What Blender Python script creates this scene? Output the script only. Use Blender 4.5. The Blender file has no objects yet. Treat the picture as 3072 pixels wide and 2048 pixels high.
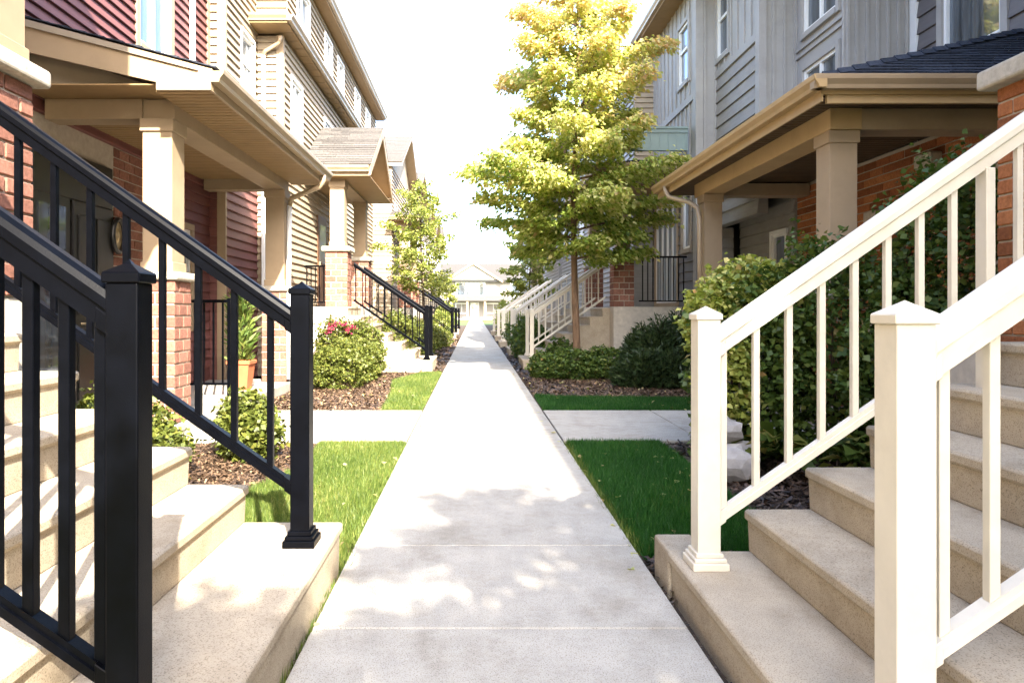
import bpy, bmesh, math, random
import numpy as np
from mathutils import Vector
random.seed(7)
S = bpy.context.scene
COL = S.collection
R = math.radians

# ------------------------------------------------------------------ camera, sky, sun, exposure
F = 2048.0; H = 1.30            # focal length in px of the 3072 px photo, eye height
cam_d = bpy.data.cameras.new('camera'); cam = bpy.data.objects.new('camera', cam_d); COL.objects.link(cam)
cam_d.sensor_width = 36.0; cam_d.lens = 24.0
cam_d.shift_x = (1536 - 1424) / 3072.0
cam_d.shift_y = -(1024 - 930) / 3072.0
cam_d.clip_start = 0.05; cam_d.clip_end = 3000
cam.location = (0, 0, H); cam.rotation_euler = (R(90), 0, 0)
S.camera = cam

SUN_EL = 37.0
SUN_DIR = Vector((0.34, -0.94, 0)).normalized() * math.cos(R(SUN_EL)) + Vector((0, 0, math.sin(R(SUN_EL))))
w = bpy.data.worlds.new('World'); S.world = w; w.use_nodes = True
nt = w.node_tree
bg = nt.nodes['Background']
sky = nt.nodes.new('ShaderNodeTexSky'); sky.sky_type = 'NISHITA'; sky.sun_disc = False
sky.sun_elevation = R(SUN_EL); sky.sun_rotation = math.atan2(SUN_DIR.x, SUN_DIR.y)
sky.air_density = 1.0; sky.dust_density = 2.8; sky.ozone_density = 1.0; sky.altitude = 200
nt.links.new(sky.outputs[0], bg.inputs[0]); bg.inputs[1].default_value = 0.15
sd = bpy.data.lights.new('sun', 'SUN'); sd.energy = 3.2; sd.angle = R(0.55); sd.color = (1.0, 0.92, 0.79)
so = bpy.data.objects.new('sun', sd); COL.objects.link(so)
so.rotation_euler = SUN_DIR.to_track_quat('Z', 'Y').to_euler(); so.location = (5, -12, 14)
S.view_settings.view_transform = 'Standard'
try: S.view_settings.look = 'None'
except Exception: pass
S.view_settings.exposure = 3.08; S.view_settings.gamma = 1.0; S.view_settings.use_curve_mapping = False
S.render.engine = 'CYCLES'
S.cycles.max_bounces = 8; S.cycles.diffuse_bounces = 5

# ------------------------------------------------------------------ materials
MATS = {}
def nodemat(name):
    m = bpy.data.materials.new(name); m.use_nodes = True
    n = m.node_tree.nodes; l = m.node_tree.links
    b = n['Principled BSDF']
    MATS[name] = m
    return m, n, l, b
def rgb(c): return (c[0], c[1], c[2], 1)
def noise(n, l, scale, detail=4, rough=.55, vec=None, stretch=None):
    g = n.new('ShaderNodeNewGeometry')
    t = n.new('ShaderNodeTexNoise'); t.inputs['Scale'].default_value = scale
    t.inputs['Detail'].default_value = detail; t.inputs['Roughness'].default_value = rough
    if stretch:
        mp = n.new('ShaderNodeMapping'); mp.inputs['Scale'].default_value = stretch
        l.new(g.outputs['Position'], mp.inputs['Vector']); l.new(mp.outputs[0], t.inputs['Vector'])
    else: l.new(g.outputs['Position'], t.inputs['Vector'])
    return t.outputs['Fac']
def ramp(n, l, fac, stops):
    r = n.new('ShaderNodeValToRGB'); cr = r.color_ramp
    while len(cr.elements) < len(stops): cr.elements.new(.5)
    for e, (p, c) in zip(cr.elements, stops): e.position = p; e.color = rgb(c)
    l.new(fac, r.inputs[0]); return r.outputs[0]
def mixc(n, l, fac, a, b, mode='MIX'):
    m = n.new('ShaderNodeMix'); m.data_type = 'RGBA'; m.blend_type = mode
    for i, v in ((0, fac), (6, a), (7, b)):
        if isinstance(v, (int, float)): m.inputs[i].default_value = v
        elif isinstance(v, tuple): m.inputs[i].default_value = rgb(v)
        else: l.new(v, m.inputs[i])
    return m.outputs[2]
def bump(n, l, b, fac, strength, dist=.01):
    u = n.new('ShaderNodeBump'); u.inputs['Strength'].default_value = strength; u.inputs['Distance'].default_value = dist
    l.new(fac, u.inputs['Height']); l.new(u.outputs[0], b.inputs['Normal'])
DIRTY = ('tan_trim', 'tan_siding', 'grey_siding', 'grey_batten_board', 'white_painted_metal', 'bounce_toned_trim', 'limestone_base', 'cast_stone', 'tan_gutter', 'charcoal_siding', 'taupe_trim')
def simple(name, c, rough=.6, var=.15, scale=8, fine=120, bstr=.15, spec=.3, objvar=0.0, metallic=0, stretch=None, dirt=None):
    if dirt is None and name in DIRTY: dirt = tuple(x * .72 for x in c)
    m, n, l, b = nodemat(name)
    f = noise(n, l, scale, 5, .6, stretch=stretch)
    c0 = tuple(x * (1 - var) for x in c); c1 = tuple(min(1, x * (1 + var)) for x in c)
    col = ramp(n, l, f, [(.3, c0), (.7, c1)])
    if objvar:
        oi = n.new('ShaderNodeObjectInfo')
        ov = ramp(n, l, oi.outputs['Random'], [(0, (1 - objvar,) * 3), (1, (1 + objvar,) * 3)])
        col = mixc(n, l, 1.0, col, ov, 'MULTIPLY')
    if dirt:
        f2 = noise(n, l, 2.3, 8, .7)
        dm = ramp(n, l, f2, [(.48, (0, 0, 0)), (.72, (1, 1, 1))])
        s = n.new('ShaderNodeMath'); s.operation = 'MULTIPLY'; s.inputs[1].default_value = .55
        l.new(dm, s.inputs[0]); col = mixc(n, l, s.outputs[0], col, dirt)
    l.new(col, b.inputs['Base Color'])
    b.inputs['Roughness'].default_value = rough; b.inputs['Specular IOR Level'].default_value = spec
    b.inputs['Metallic'].default_value = metallic
    if bstr: bump(n, l, b, noise(n, l, fine, 3, .6), bstr, .004)
    return m
def concrete(name, c, fine=90, broom=None):
    m, n, l, b = nodemat(name)
    big = noise(n, l, 1.1, 6, .6); mid = noise(n, l, 9, 6, .7); sp = noise(n, l, 210, 2, .5)
    col = ramp(n, l, big, [(.3, tuple(x * .86 for x in c)), (.7, tuple(x * 1.1 for x in c))])
    col = mixc(n, l, .35, col, ramp(n, l, mid, [(.3, tuple(x * .7 for x in c)), (.65, tuple(x * 1.15 for x in c))]))
    spk = ramp(n, l, sp, [(.34, (.45, .42, .38)), (.46, (1, 1, 1))])
    col = mixc(n, l, .8, col, spk, 'MULTIPLY')
    st = noise(n, l, 2.2, 9, .75)
    col = mixc(n, l, .55, col, ramp(n, l, st, [(.36, (.72, .68, .62)), (.5, (1, 1, 1)), (.72, (1.06, 1.05, 1.03))]), 'MULTIPLY')
    l.new(col, b.inputs['Base Color']); b.inputs['Roughness'].default_value = .85; b.inputs['Specular IOR Level'].default_value = .2
    bump(n, l, b, noise(n, l, fine, 4, .7, stretch=broom), .35, .004)
    return m
PATH = concrete('path_concrete', (.42, .395, .345), broom=(1, 6, 1))
STEP = concrete('step_concrete', (.43, .365, .275), 110)
SLAB = concrete('slab_concrete', (.36, .34, .30))
STONE = simple('cast_stone', (.42, .38, .31), .9, .2, 20, 60, .5)
LIME = simple('limestone_base', (.52, .47, .39), .9, .15, 12, 80, .3)
BLACK = simple('black_painted_metal', (.0010, .0013, .0024), .36, .35, 14, 260, .10, .06)
WHITE = simple('white_painted_metal', (.66, .605, .50), .42, .05, 6, 300, .06, .4)
TRIM = simple('tan_trim', (.33, .245, .155), .55, .06, 3, 200, .05)
TRIMD = simple('taupe_trim', (.30, .25, .19), .6, .08, 3, 200, .05)
TRIM_BOUNCE = simple('bounce_toned_trim', (.40, .275, .135), .5, .06, 3, 200, .05)  # tan trim with warm bounce light put into its colour
CEIL = simple('shade_toned_ceiling', (.085, .055, .028), .7, .15, 6, 100, .1, objvar=.12)  # ceiling brown deepened so the porch underside looks shaded
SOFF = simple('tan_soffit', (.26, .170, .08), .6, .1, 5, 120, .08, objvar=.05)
GUT = simple('tan_gutter', (.34, .255, .16), .35, .06, 4, 200, .03, .5)
TANS = simple('tan_siding', (.33, .265, .185), .65, .08, 2, 90, .12, objvar=.05, stretch=(1, 1, 9))
REDS = simple('red_siding', (.175, .070, .062), .6, .12, 2.5, 90, .15, objvar=.10, stretch=(1, 1, 9))
GREYS = simple('grey_siding', (.28, .265, .245), .65, .1, 2.5, 90, .15, objvar=.05, stretch=(1, 1, 9))
DKS = simple('charcoal_siding', (.135, .125, .125), .65, .1, 2.5, 90, .15, objvar=.05, stretch=(1, 1, 9))
GREYB = simple('grey_batten_board', (.33, .318, .30), .65, .07, 2, 90, .1, objvar=.04)
TEAL = simple('teal_panel', (.22, .29, .285), .5, .07, 3, 100, .05)
WINW = simple('white_window_vinyl', (.74, .74, .72), .4, .03, 5, 200, 0)
SHD = simple('dark_shingle', (.030, .036, .050), .9, .45, 30, 160, .8, .2, objvar=.3)
SHL = simple('grey_shingle', (.085, .078, .072), .9, .35, 30, 160, .8, .2, objvar=.22)
MORT = simple('mortar', (.40, .34, .27), .95, .12, 15, 120, .4)
BARK = simple('bark', (.16, .10, .06), .95, .4, 14, 60, .9, stretch=(1, 1, .25))
BARKD = simple('dark_bark', (.07, .05, .035), .95, .4, 14, 60, .9)
TERRA = simple('terracotta', (.42, .12, .05), .7, .12, 8, 100, .1)
DOORM = simple('black_door', (.012, .011, .010), .35, .2, 6, 100, .05, .5)
WOODD = simple('brown_door', (.10, .05, .025), .5, .3, 6, 100, .1, stretch=(8, 8, 1))
BRASS = simple('aged_brass', (.55, .42, .25), .35, .15, 20, 100, .05, .5, metallic=.8)
SOIL = simple('soil', (.07, .050, .035), .95, .4, 9, 50, .9)
ROCK = simple('garden_rock', (.36, .34, .32), .9, .3, 6, 30, .8)
FLOOR = simple('ground_turf', (.085, .115, .03), .95, .35, 5, 60, .5)
DRAPE = simple('curtain', (.55, .55, .54), .8, .1, 3, 30, 0)
def brickmat(name, c, var=.28):
    m, n, l, b = nodemat(name)
    oi = n.new('ShaderNodeObjectInfo')
    col = ramp(n, l, oi.outputs['Random'], [(0, tuple(x * (1 - var) for x in c)), (.5, c), (1, (c[0] * (1 + var * .7), c[1] * (1 + var), c[2] * (1 + var)))])
    f = noise(n, l, 38, 6, .7)
    col = mixc(n, l, 1, col, ramp(n, l, f, [(.3, (.62, .6, .58)), (.65, (1.12, 1.12, 1.12))]), 'MULTIPLY')
    l.new(col, b.inputs['Base Color']); b.inputs['Roughness'].default_value = .92; b.inputs['Specular IOR Level'].default_value = .15
    bump(n, l, b, noise(n, l, 130, 4, .7), .8, .006)
    return m
BRICK = brickmat('red_brick', (.27, .125, .09))
BRICKO = brickmat('orange_brick', (.34, .125, .050), .4)
def glassmat(name, dark, refl=.45, tint=(.75, .85, 1)):
    m, n, l, b = nodemat(name)
    f = noise(n, l, 1.7, 3, .5, stretch=(2, 6, .6))
    col = ramp(n, l, f, [(.35, tuple(x * .5 for x in dark)), (.65, tuple(x * 1.7 for x in dark))])
    l.new(col, b.inputs['Base Color']); b.inputs['Roughness'].default_value = .3
    g = n.new('ShaderNodeBsdfGlossy'); g.inputs['Color'].default_value = rgb(tint); g.inputs['Roughness'].default_value = .04
    bu = n.new('ShaderNodeBump'); bu.inputs['Strength'].default_value = .06; bu.inputs['Distance'].default_value = .05
    l.new(noise(n, l, 2.2, 2, .5), bu.inputs['Height']); l.new(bu.outputs[0], g.inputs['Normal'])
    mx = n.new('ShaderNodeMixShader'); mx.inputs[0].default_value = refl
    l.new(b.outputs[0], mx.inputs[1]); l.new(g.outputs[0], mx.inputs[2])
    l.new(mx.outputs[0], n['Material Output'].inputs['Surface'])
    return m
GLASS = glassmat('window_glass', (.035, .045, .055), .2, (.8, .88, 1))
GLASSD = glassmat('dark_window_glass', (.02, .022, .025), .25)
def leafmat(name, stops, trans=.35, tcol=1.25, rough=.5):
    m, n, l, b = nodemat(name)
    a = n.new('ShaderNodeAttribute'); a.attribute_name = 'tint'
    col = ramp(n, l, a.outputs['Fac'], stops)
    l.new(col, b.inputs['Base Color']); b.inputs['Roughness'].default_value = rough; b.inputs['Specular IOR Level'].default_value = .35
    t = n.new('ShaderNodeBsdfTranslucent')
    l.new(mixc(n, l, 1, col, (tcol, tcol, tcol * .5), 'MULTIPLY'), t.inputs['Color'])
    mx = n.new('ShaderNodeMixShader'); mx.inputs[0].default_value = trans
    l.new(b.outputs[0], mx.inputs[1]); l.new(t.outputs[0], mx.inputs[2])
    l.new(mx.outputs[0], n['Material Output'].inputs['Surface'])
    return m
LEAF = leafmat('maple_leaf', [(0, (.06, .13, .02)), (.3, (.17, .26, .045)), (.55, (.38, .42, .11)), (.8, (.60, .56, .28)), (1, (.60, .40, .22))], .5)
LEAFB = leafmat('honey_green_leaf', [(0, (.09, .14, .03)), (.5, (.24, .28, .06)), (1, (.42, .40, .12))], .45)
LEAFD = leafmat('dark_shrub_leaf', [(0, (.03, .06, .012)), (.5, (.075, .125, .022)), (.85, (.15, .19, .04)), (1, (.30, .20, .07))], .25)
LEAFX = leafmat('boxwood_leaf', [(0, (.05, .07, .012)), (.6, (.12, .14, .025)), (1, (.22, .20, .045))], .25)
LEAFV = leafmat('sun_toned_shrub_leaf', [(0, (.10, .15, .025)), (.5, (.34, .38, .08)), (.85, (.55, .50, .18)), (1, (.42, .14, .05))], .35)  # yellowish leaves, brightened in colour to stand in for sunlight
HOSTA = leafmat('broad_leaf', [(0, (.04, .07, .012)), (.6, (.09, .13, .02)), (1, (.24, .20, .05))], .3)
NEEDLE = leafmat('juniper_needle', [(0, (.015, .03, .010)), (.6, (.03, .055, .016)), (1, (.055, .08, .025))], .1)
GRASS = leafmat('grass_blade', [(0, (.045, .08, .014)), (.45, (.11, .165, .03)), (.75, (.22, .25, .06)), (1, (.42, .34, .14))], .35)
GRASSD = leafmat('shade_toned_grass_blade', [(0, (.010, .055, .008)), (.5, (.022, .10, .015)), (.85, (.06, .16, .025)), (1, (.16, .17, .05))], .3)  # darker copy of the grass, house shade put into the green
CHIP = leafmat('mulch_chip', [(0, (.04, .026, .017)), (.5, (.10, .062, .038)), (.85, (.18, .11, .065)), (1, (.30, .21, .13))], 0)
CHIPD = leafmat('dark_mulch_chip', [(0, (.022, .015, .011)), (.6, (.06, .038, .026)), (1, (.14, .09, .06))], 0)
PETAL = leafmat('pink_petal', [(0, (.20, .012, .04)), (1, (.42, .06, .12))], .3)

# ------------------------------------------------------------------ object helpers
W = {}
def thing(name, loc, label, cat, group=None):
    o = bpy.data.objects.new(name, None); COL.objects.link(o); o.location = loc
    o.empty_display_size = .2
    o['label'] = label; o['category'] = cat
    if group: o['group'] = group
    W[o.name] = Vector(loc); return o
def place(name, me, parent, wloc):
    o = bpy.data.objects.new(name, me); COL.objects.link(o)
    wloc = Vector(wloc)
    if parent is not None: o.parent = parent; o.location = wloc - W[parent.name]
    else: o.location = wloc
    W[o.name] = wloc; return o
def mesh(name, verts, faces, mat, parent=None, bevel=0, seg=1, smooth=False, label=None):
    v = np.array(verts, float); c = (v.min(0) + v.max(0)) / 2
    me = bpy.data.meshes.new(name); me.from_pydata([tuple(p) for p in (v - c)], [], faces)
    bm = bmesh.new(); bm.from_mesh(me)
    bmesh.ops.recalc_face_normals(bm, faces=bm.faces)
    if bevel:
        bmesh.ops.bevel(bm, geom=[e for e in bm.edges if e.calc_face_angle(0) > .5], offset=bevel, segments=seg, affect='EDGES', profile=.5, clamp_overlap=True)
    if smooth:
        for f in bm.faces: f.smooth = True
    bm.to_mesh(me); bm.free()
    me.materials.append(mat)
    o = place(name, me, parent, c)
    if label: o['label'] = label
    return o
class MB:
    def __init__(s): s.v = []; s.f = []
    def add(s, v, f):
        k = len(s.v); s.v += [tuple(p) for p in v]; s.f += [tuple(i + k for i in q) for q in f]; return s
    def box(s, x0, x1, y0, y1, z0, z1):
        v = [(x, y, z) for z in (z0, z1) for y in (y0, y1) for x in (x0, x1)]
        return s.add(v, [(0, 2, 3, 1), (4, 5, 7, 6), (0, 1, 5, 4), (2, 6, 7, 3), (0, 4, 6, 2), (1, 3, 7, 5)])
    def prism(s, poly, axis, a0, a1, shear=(0, 0)):
        # poly: 2D points in the plane normal to axis ('x': (y,z); 'y': (x,z); 'z': (x,y)); shear: offset of the far ring
        def P(p, a, sh):
            p = (p[0] + sh[0], p[1] + sh[1])
            return {'x': (a, p[0], p[1]), 'y': (p[0], a, p[1]), 'z': (p[0], p[1], a)}[axis]
        n = len(poly)
        v = [P(p, a0, (0, 0)) for p in poly] + [P(p, a1, shear) for p in poly]
        f = [tuple(range(n)), tuple(range(2 * n - 1, n - 1, -1))] + [(i, (i + 1) % n, (i + 1) % n + n, i + n) for i in range(n)]
        return s.add(v, f)
    def tube(s, pts, r, n=8):
        pts = [Vector(p) for p in pts]; rs = r if isinstance(r, (list, tuple)) else [r] * len(pts)
        v = []
        for i, p in enumerate(pts):
            d = (pts[min(i + 1, len(pts) - 1)] - pts[max(i - 1, 0)]).normalized()
            a = d.orthogonal().normalized() if i == 0 else (a - d * a.dot(d)).normalized()
            b = d.cross(a)
            for k in range(n):
                t = 2 * math.pi * k / n; v.append(p + (a * math.cos(t) + b * math.sin(t)) * rs[i])
        f = [(i * n + k, i * n + (k + 1) % n, (i + 1) * n + (k + 1) % n, (i + 1) * n + k) for i in range(len(pts) - 1) for k in range(n)]
        f += [tuple(range(n))[::-1], tuple((len(pts) - 1) * n + k for k in range(n))]
        return s.add(v, f)
    def lathe(s, prof, cx, cy, n=16):
        v = [(cx + r * math.cos(2 * math.pi * k / n), cy + r * math.sin(2 * math.pi * k / n), z) for r, z in prof for k in range(n)]
        m = len(prof)
        f = [(i * n + k, i * n + (k + 1) % n, (i + 1) * n + (k + 1) % n, (i + 1) * n + k) for i in range(m - 1) for k in range(n)]
        f += [tuple(range(n))[::-1], tuple((m - 1) * n + k for k in range(n))]
        return s.add(v, f)
    def out(s, name, mat, parent=None, **k): return mesh(name, s.v, s.f, mat, parent, **k)
def box(name, b, mat, parent=None, **k): return MB().box(*b).out(name, mat, parent, **k)
_cache = {}
def cbox(name, b, mat, parent, bevel=0):
    d = tuple(round(abs(b[i + 1] - b[i]), 3) for i in (0, 2, 4)); key = (d, mat.name, bevel)
    c = ((b[0] + b[1]) / 2, (b[2] + b[3]) / 2, (b[4] + b[5]) / 2)
    if key not in _cache:
        o = box(name, b, mat, parent, bevel=bevel); _cache[key] = o.data; return o
    return place(name, _cache[key], parent, c)
def stuff(o, label=None):
    o['kind'] = 'stuff'
    if label: o['label'] = label
    return o
def polys(name, V, mat, parent=None, tint=None, wloc=None, smooth=False):
    """V: (N,k,3) array of k-gons in world space -> one mesh"""
    N, k, _ = V.shape
    c = np.array(wloc if wloc is not None else (V.reshape(-1, 3).min(0) + V.reshape(-1, 3).max(0)) / 2, float)
    me = bpy.data.meshes.new(name)
    me.vertices.add(N * k); me.vertices.foreach_set('co', (V.reshape(-1, 3) - c).astype(np.float32).ravel())
    me.loops.add(N * k); me.loops.foreach_set('vertex_index', np.arange(N * k, dtype=np.int32))
    me.polygons.add(N); me.polygons.foreach_set('loop_start', np.arange(0, N * k, k, dtype=np.int32))
    me.update(calc_edges=True)
    if tint is not None:
        a = me.attributes.new('tint', 'FLOAT', 'FACE'); a.data.foreach_set('value', np.clip(tint, 0, 1).astype(np.float32))
    me.materials.append(mat)
    return place(name, me, parent, c)
def rot_frames(N, rg, up=.6):
    """random unit direction d and side s per leaf; up in 0..1 flattens leaves to horizontal"""
    th = rg.uniform(0, 2 * np.pi, N); pz = rg.normal(-.25, .45, N)
    d = np.stack([np.cos(th), np.sin(th), pz], 1); d /= np.linalg.norm(d, axis=1)[:, None]
    n = rg.normal(0, 1, (N, 3)) * (1 - up) + np.array([0, 0, 1]) * up * 1.6
    s = np.cross(d, n); s /= np.linalg.norm(s, axis=1)[:, None] + 1e-9
    n = np.cross(s, d)
    return d, s, n
def leaves(P, size, rg, wid=.45, up=.6, dirs=None):
    N = len(P); d, s, n = rot_frames(N, rg, up)
    if dirs is not None:
        d = dirs + d * .7; d /= np.linalg.norm(d, axis=1)[:, None]; s = np.cross(d, n); s /= np.linalg.norm(s, axis=1)[:, None] + 1e-9; n = np.cross(s, d)
    L = size * rg.uniform(.65, 1.25, N)[:, None]
    a = P; m = P + d * L * .45; t = P + d * L - n * L * .18
    return np.stack([a, m + s * L * wid + n * L * .1, t, m - s * L * wid + n * L * .1], 1)

# ------------------------------------------------------------------ ground, path, lawns
def structure(o): o['kind'] = 'structure'; return o
g = mesh('ground', [(-400, -60, -.05), (400, -60, -.05), (400, 900, -.05), (-400, 900, -.05)], [(0, 1, 2, 3)], FLOOR); structure(g)
PL, PR = -.654, .86
path = structure(box('path', (PL + .01, PR - .01, -8, 92, -.045, -.022), SOIL))
ys = [-8, -6.2, -4.4, -2.6, -.8, .95, 2.75, 3.72, 5.5, 7.3, 9.1, 10.9, 12.7, 14.5, 16.3, 18.1, 19.9, 21.7, 23.5, 25.3, 27.1, 28.9, 30.7, 32.5, 36, 40, 45, 50, 56, 63, 71, 80, 92]
for a, b in zip(ys[:-1], ys[1:]):
    box('slab', (PL, PR, a + .003, b - .003, -.02, .02), PATH, path, bevel=.004)
for sx, x0, x1 in ((-1, -3.02, PL - .012), (1, PR + .012, 3.62)):
    cw = structure(box('side_path', (x0 + .01, x1 - .01, 6.75, 8.73, -.045, -.022), SOIL))
    n = 2; 
    for i in range(n):
        a = x0 + (x1 - x0) * i / n; b = x0 + (x1 - x0) * (i + 1) / n
        box('slab', (a + .006, b - .006, 6.73, 8.75, -.02, .018), PATH, cw, bevel=.006)

def bed(name, poly, z, mat):
    v = [(x, y, z) for x, y in poly]; return structure(mesh(name, v, [tuple(range(len(v)))], mat))
def inpoly(P, poly):
    x, y = P[:, 0], P[:, 1]; ins = np.zeros(len(P), bool); n = len(poly)
    for i in range(n):
        x0, y0 = poly[i]; x1, y1 = poly[(i + 1) % n]
        c = ((y0 > y) != (y1 > y)) & (x < (x1 - x0) * (y - y0) / (y1 - y0 + 1e-12) + x0); ins ^= c
    return ins
def scatter(poly, dens, rg):
    p = np.array(poly); lo, hi = p.min(0), p.max(0); N = int(dens * np.prod(hi - lo))
    P = rg.uniform(lo, hi, (N, 2)); return P[inpoly(P, poly)]
def grass(poly, dens, seed, label, mat=GRASS, h=.05, wd=.004):
    rg = np.random.default_rng(seed); P = scatter(poly, dens, rg); N = len(P)
    hh = h * rg.uniform(.5, 1.3, N); th = rg.uniform(0, 2 * np.pi, N); lean = rg.uniform(.1, .9, N) * hh
    ph = rg.uniform(0, 2 * np.pi, N); b = np.concatenate([P, np.full((N, 1), -.03)], 1)
    s = np.stack([np.cos(th), np.sin(th), 0 * th], 1) * (wd * rg.uniform(.7, 1.5, N))[:, None]
    t = b + np.stack([np.cos(ph) * lean, np.sin(ph) * lean, hh + .02], 1)
    cl = np.sin(P[:, 0] * 5 + 1) * np.sin(P[:, 1] * 3.1) * .12
    o = polys('grass', np.stack([b - s, b + s, t], 1), mat, tint=rg.beta(2, 3, N) + cl)
    stuff(o, label); o['category'] = 'grass'; return o
def mulch(poly, dens, seed, label, mat=CHIP, size=.03):
    rg = np.random.default_rng(seed); P = scatter(poly, dens, rg); N = len(P)
    p = np.concatenate([P, rg.uniform(-.03, .012, (N, 1))], 1)
    th = rg.uniform(0, 2 * np.pi, N); d = np.stack([np.cos(th), np.sin(th), rg.normal(0, .35, N)], 1) * (size * rg.uniform(.5, 1.6, N))[:, None]
    s = np.stack([-np.sin(th), np.cos(th), rg.normal(0, .35, N)], 1) * (size * .32 * rg.uniform(.5, 1.5, N))[:, None]
    o = polys('mulch', np.stack([p - d - s, p + d - s * .6, p + d + s, p - d + s * .7], 1), mat, tint=rg.uniform(0, 1, N) ** 1.4)
    stuff(o, label); o['category'] = 'mulch'; return o

# left
LG1 = [(PL - .05, 3.3), (PL - .04, 6.68), (-1.5, 6.68), (-1.45, 5.6), (-1.7, 4.6), (-1.62, 3.36)]
LM1 = [(-1.62, 3.36), (-1.7, 4.6), (-1.45, 5.6), (-1.5, 6.68), (-4.3, 6.68), (-4.3, 3.36)]
LG2 = [(PL - .04, 8.8), (PL - .04, 14.1), (-1.05, 14.1), (-1.5, 12.5), (-1.28, 10.5), (-1.2, 8.8)]
LM2 = [(-1.2, 8.8), (-1.28, 10.5), (-1.5, 12.5), (-1.05, 14.1), (-2.6, 14.3), (-3.0, 13.5), (-3.0, 8.8)]
bed('mulch_bed', [(PL - .015, 8.76), (PL - .015, 60), (-4.4, 60), (-4.4, 8.76)], -.03, SOIL)
bed('mulch_bed', [(PL - .015, 1.0), (PL - .015, 6.72), (-4.4, 6.72), (-4.4, 1.0)], -.034, SOIL)
bed('lawn', LG1, -.026, FLOOR); bed('lawn', LG2, -.022, FLOOR)
grass(LG1, 26000, 1, 'sunlit lawn strip between the left steps and side path', h=.05)
grass([(PL - .012, 2.0), (PL - .012, 3.5), (PL - .05, 3.5)], 9000, 3, 'thin grass wisps along the left path edge')
grass(LG2, 9000, 2, 'sunlit lawn strip in front of the clipped hedge', h=.06, wd=.006)
mulch(LM1, 4500, 4, 'brown wood mulch around the left shrubs', size=.02)
mulch(LM2, 3000, 5, 'reddish mulch below the clipped hedge', size=.028)
mulch([(PL - .03, 14.1), (PL - .03, 34), (-2.4, 34), (-2.4, 14.1)], 160, 6, 'mulch beside the far left steps', size=.06)
# right
RG1 = [(PR + .05, 3.62), (1.75, 3.62), (1.8, 6.68), (PR + .05, 6.68)]
RG2 = [(PR + .05, 8.8), (3.4, 8.8), (3.4, 9.95), (1.2, 10.15), (PR + .05, 10.4)]
RM1 = [(1.75, 3.2), (4.4, 3.2), (4.4, 6.68), (1.8, 6.68)]
RM2 = [(PR + .05, 10.4), (1.2, 10.15), (3.4, 9.95), (4.5, 9.95), (4.5, 15), (PR + .05, 14.2)]
bed('mulch_bed', [(PR + .015, 1.0), (PR + .015, 6.72), (5.4, 6.72), (5.4, 1.0)], -.034, SOIL)
bed('mulch_bed', [(PR + .015, 8.76), (PR + .015, 60), (4.6, 60), (4.6, 8.76)], -.03, SOIL)
bed('lawn', RG1, -.026, FLOOR); bed('lawn', RG2, -.022, FLOOR)
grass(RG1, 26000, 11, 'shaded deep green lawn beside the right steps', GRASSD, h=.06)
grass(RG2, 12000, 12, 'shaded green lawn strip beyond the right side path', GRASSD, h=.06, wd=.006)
mulch(RM1, 1500, 13, 'dark mulch behind the right steps', CHIPD)  # uses the darker chip colours
mulch([(PR + .03, 3.05), (PR + .03, 3.62), (1.75, 3.62), (1.75, 3.2), (1.3, 3.2), (1.3, 3.3)], 2500, 15, 'dark mulch at the back of the lowest right step', CHIPD)
mulch([(PR + .004, 1.8), (PR + .004, 3.1), (.885, 3.1), (.885, 1.8)], 3000, 16, 'soil and chips in the gap beside the right steps', CHIPD, .012)
mulch([(PL - .02, 1.8), (PL - .02, 3.3), (PL + .0, 3.3), (PL + .0, 1.8)], 2000, 17, 'soil and chips in the gap beside the left steps', CHIP, .010)
grass([(PL - .035, 3.4), (PL + .012, 3.4), (PL + .006, 6.68), (PL - .04, 6.68)], 9000, 23, 'grass blades leaning over the left path edge')
grass([(PR - .008, 3.7), (PR + .06, 3.7), (PR + .06, 6.68), (PR - .004, 6.68)], 9000, 24, 'grass blades leaning over the right path edge')
mulch(RM2, 2400, 14, 'brown mulch round the street tree', CHIP, .03)
mulch([(PR + .03, 14.2), (PR + .03, 34), (2.2, 34), (2.2, 14.2)], 160, 18, 'mulch beside the far right steps', CHIPD, .06)

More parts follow.
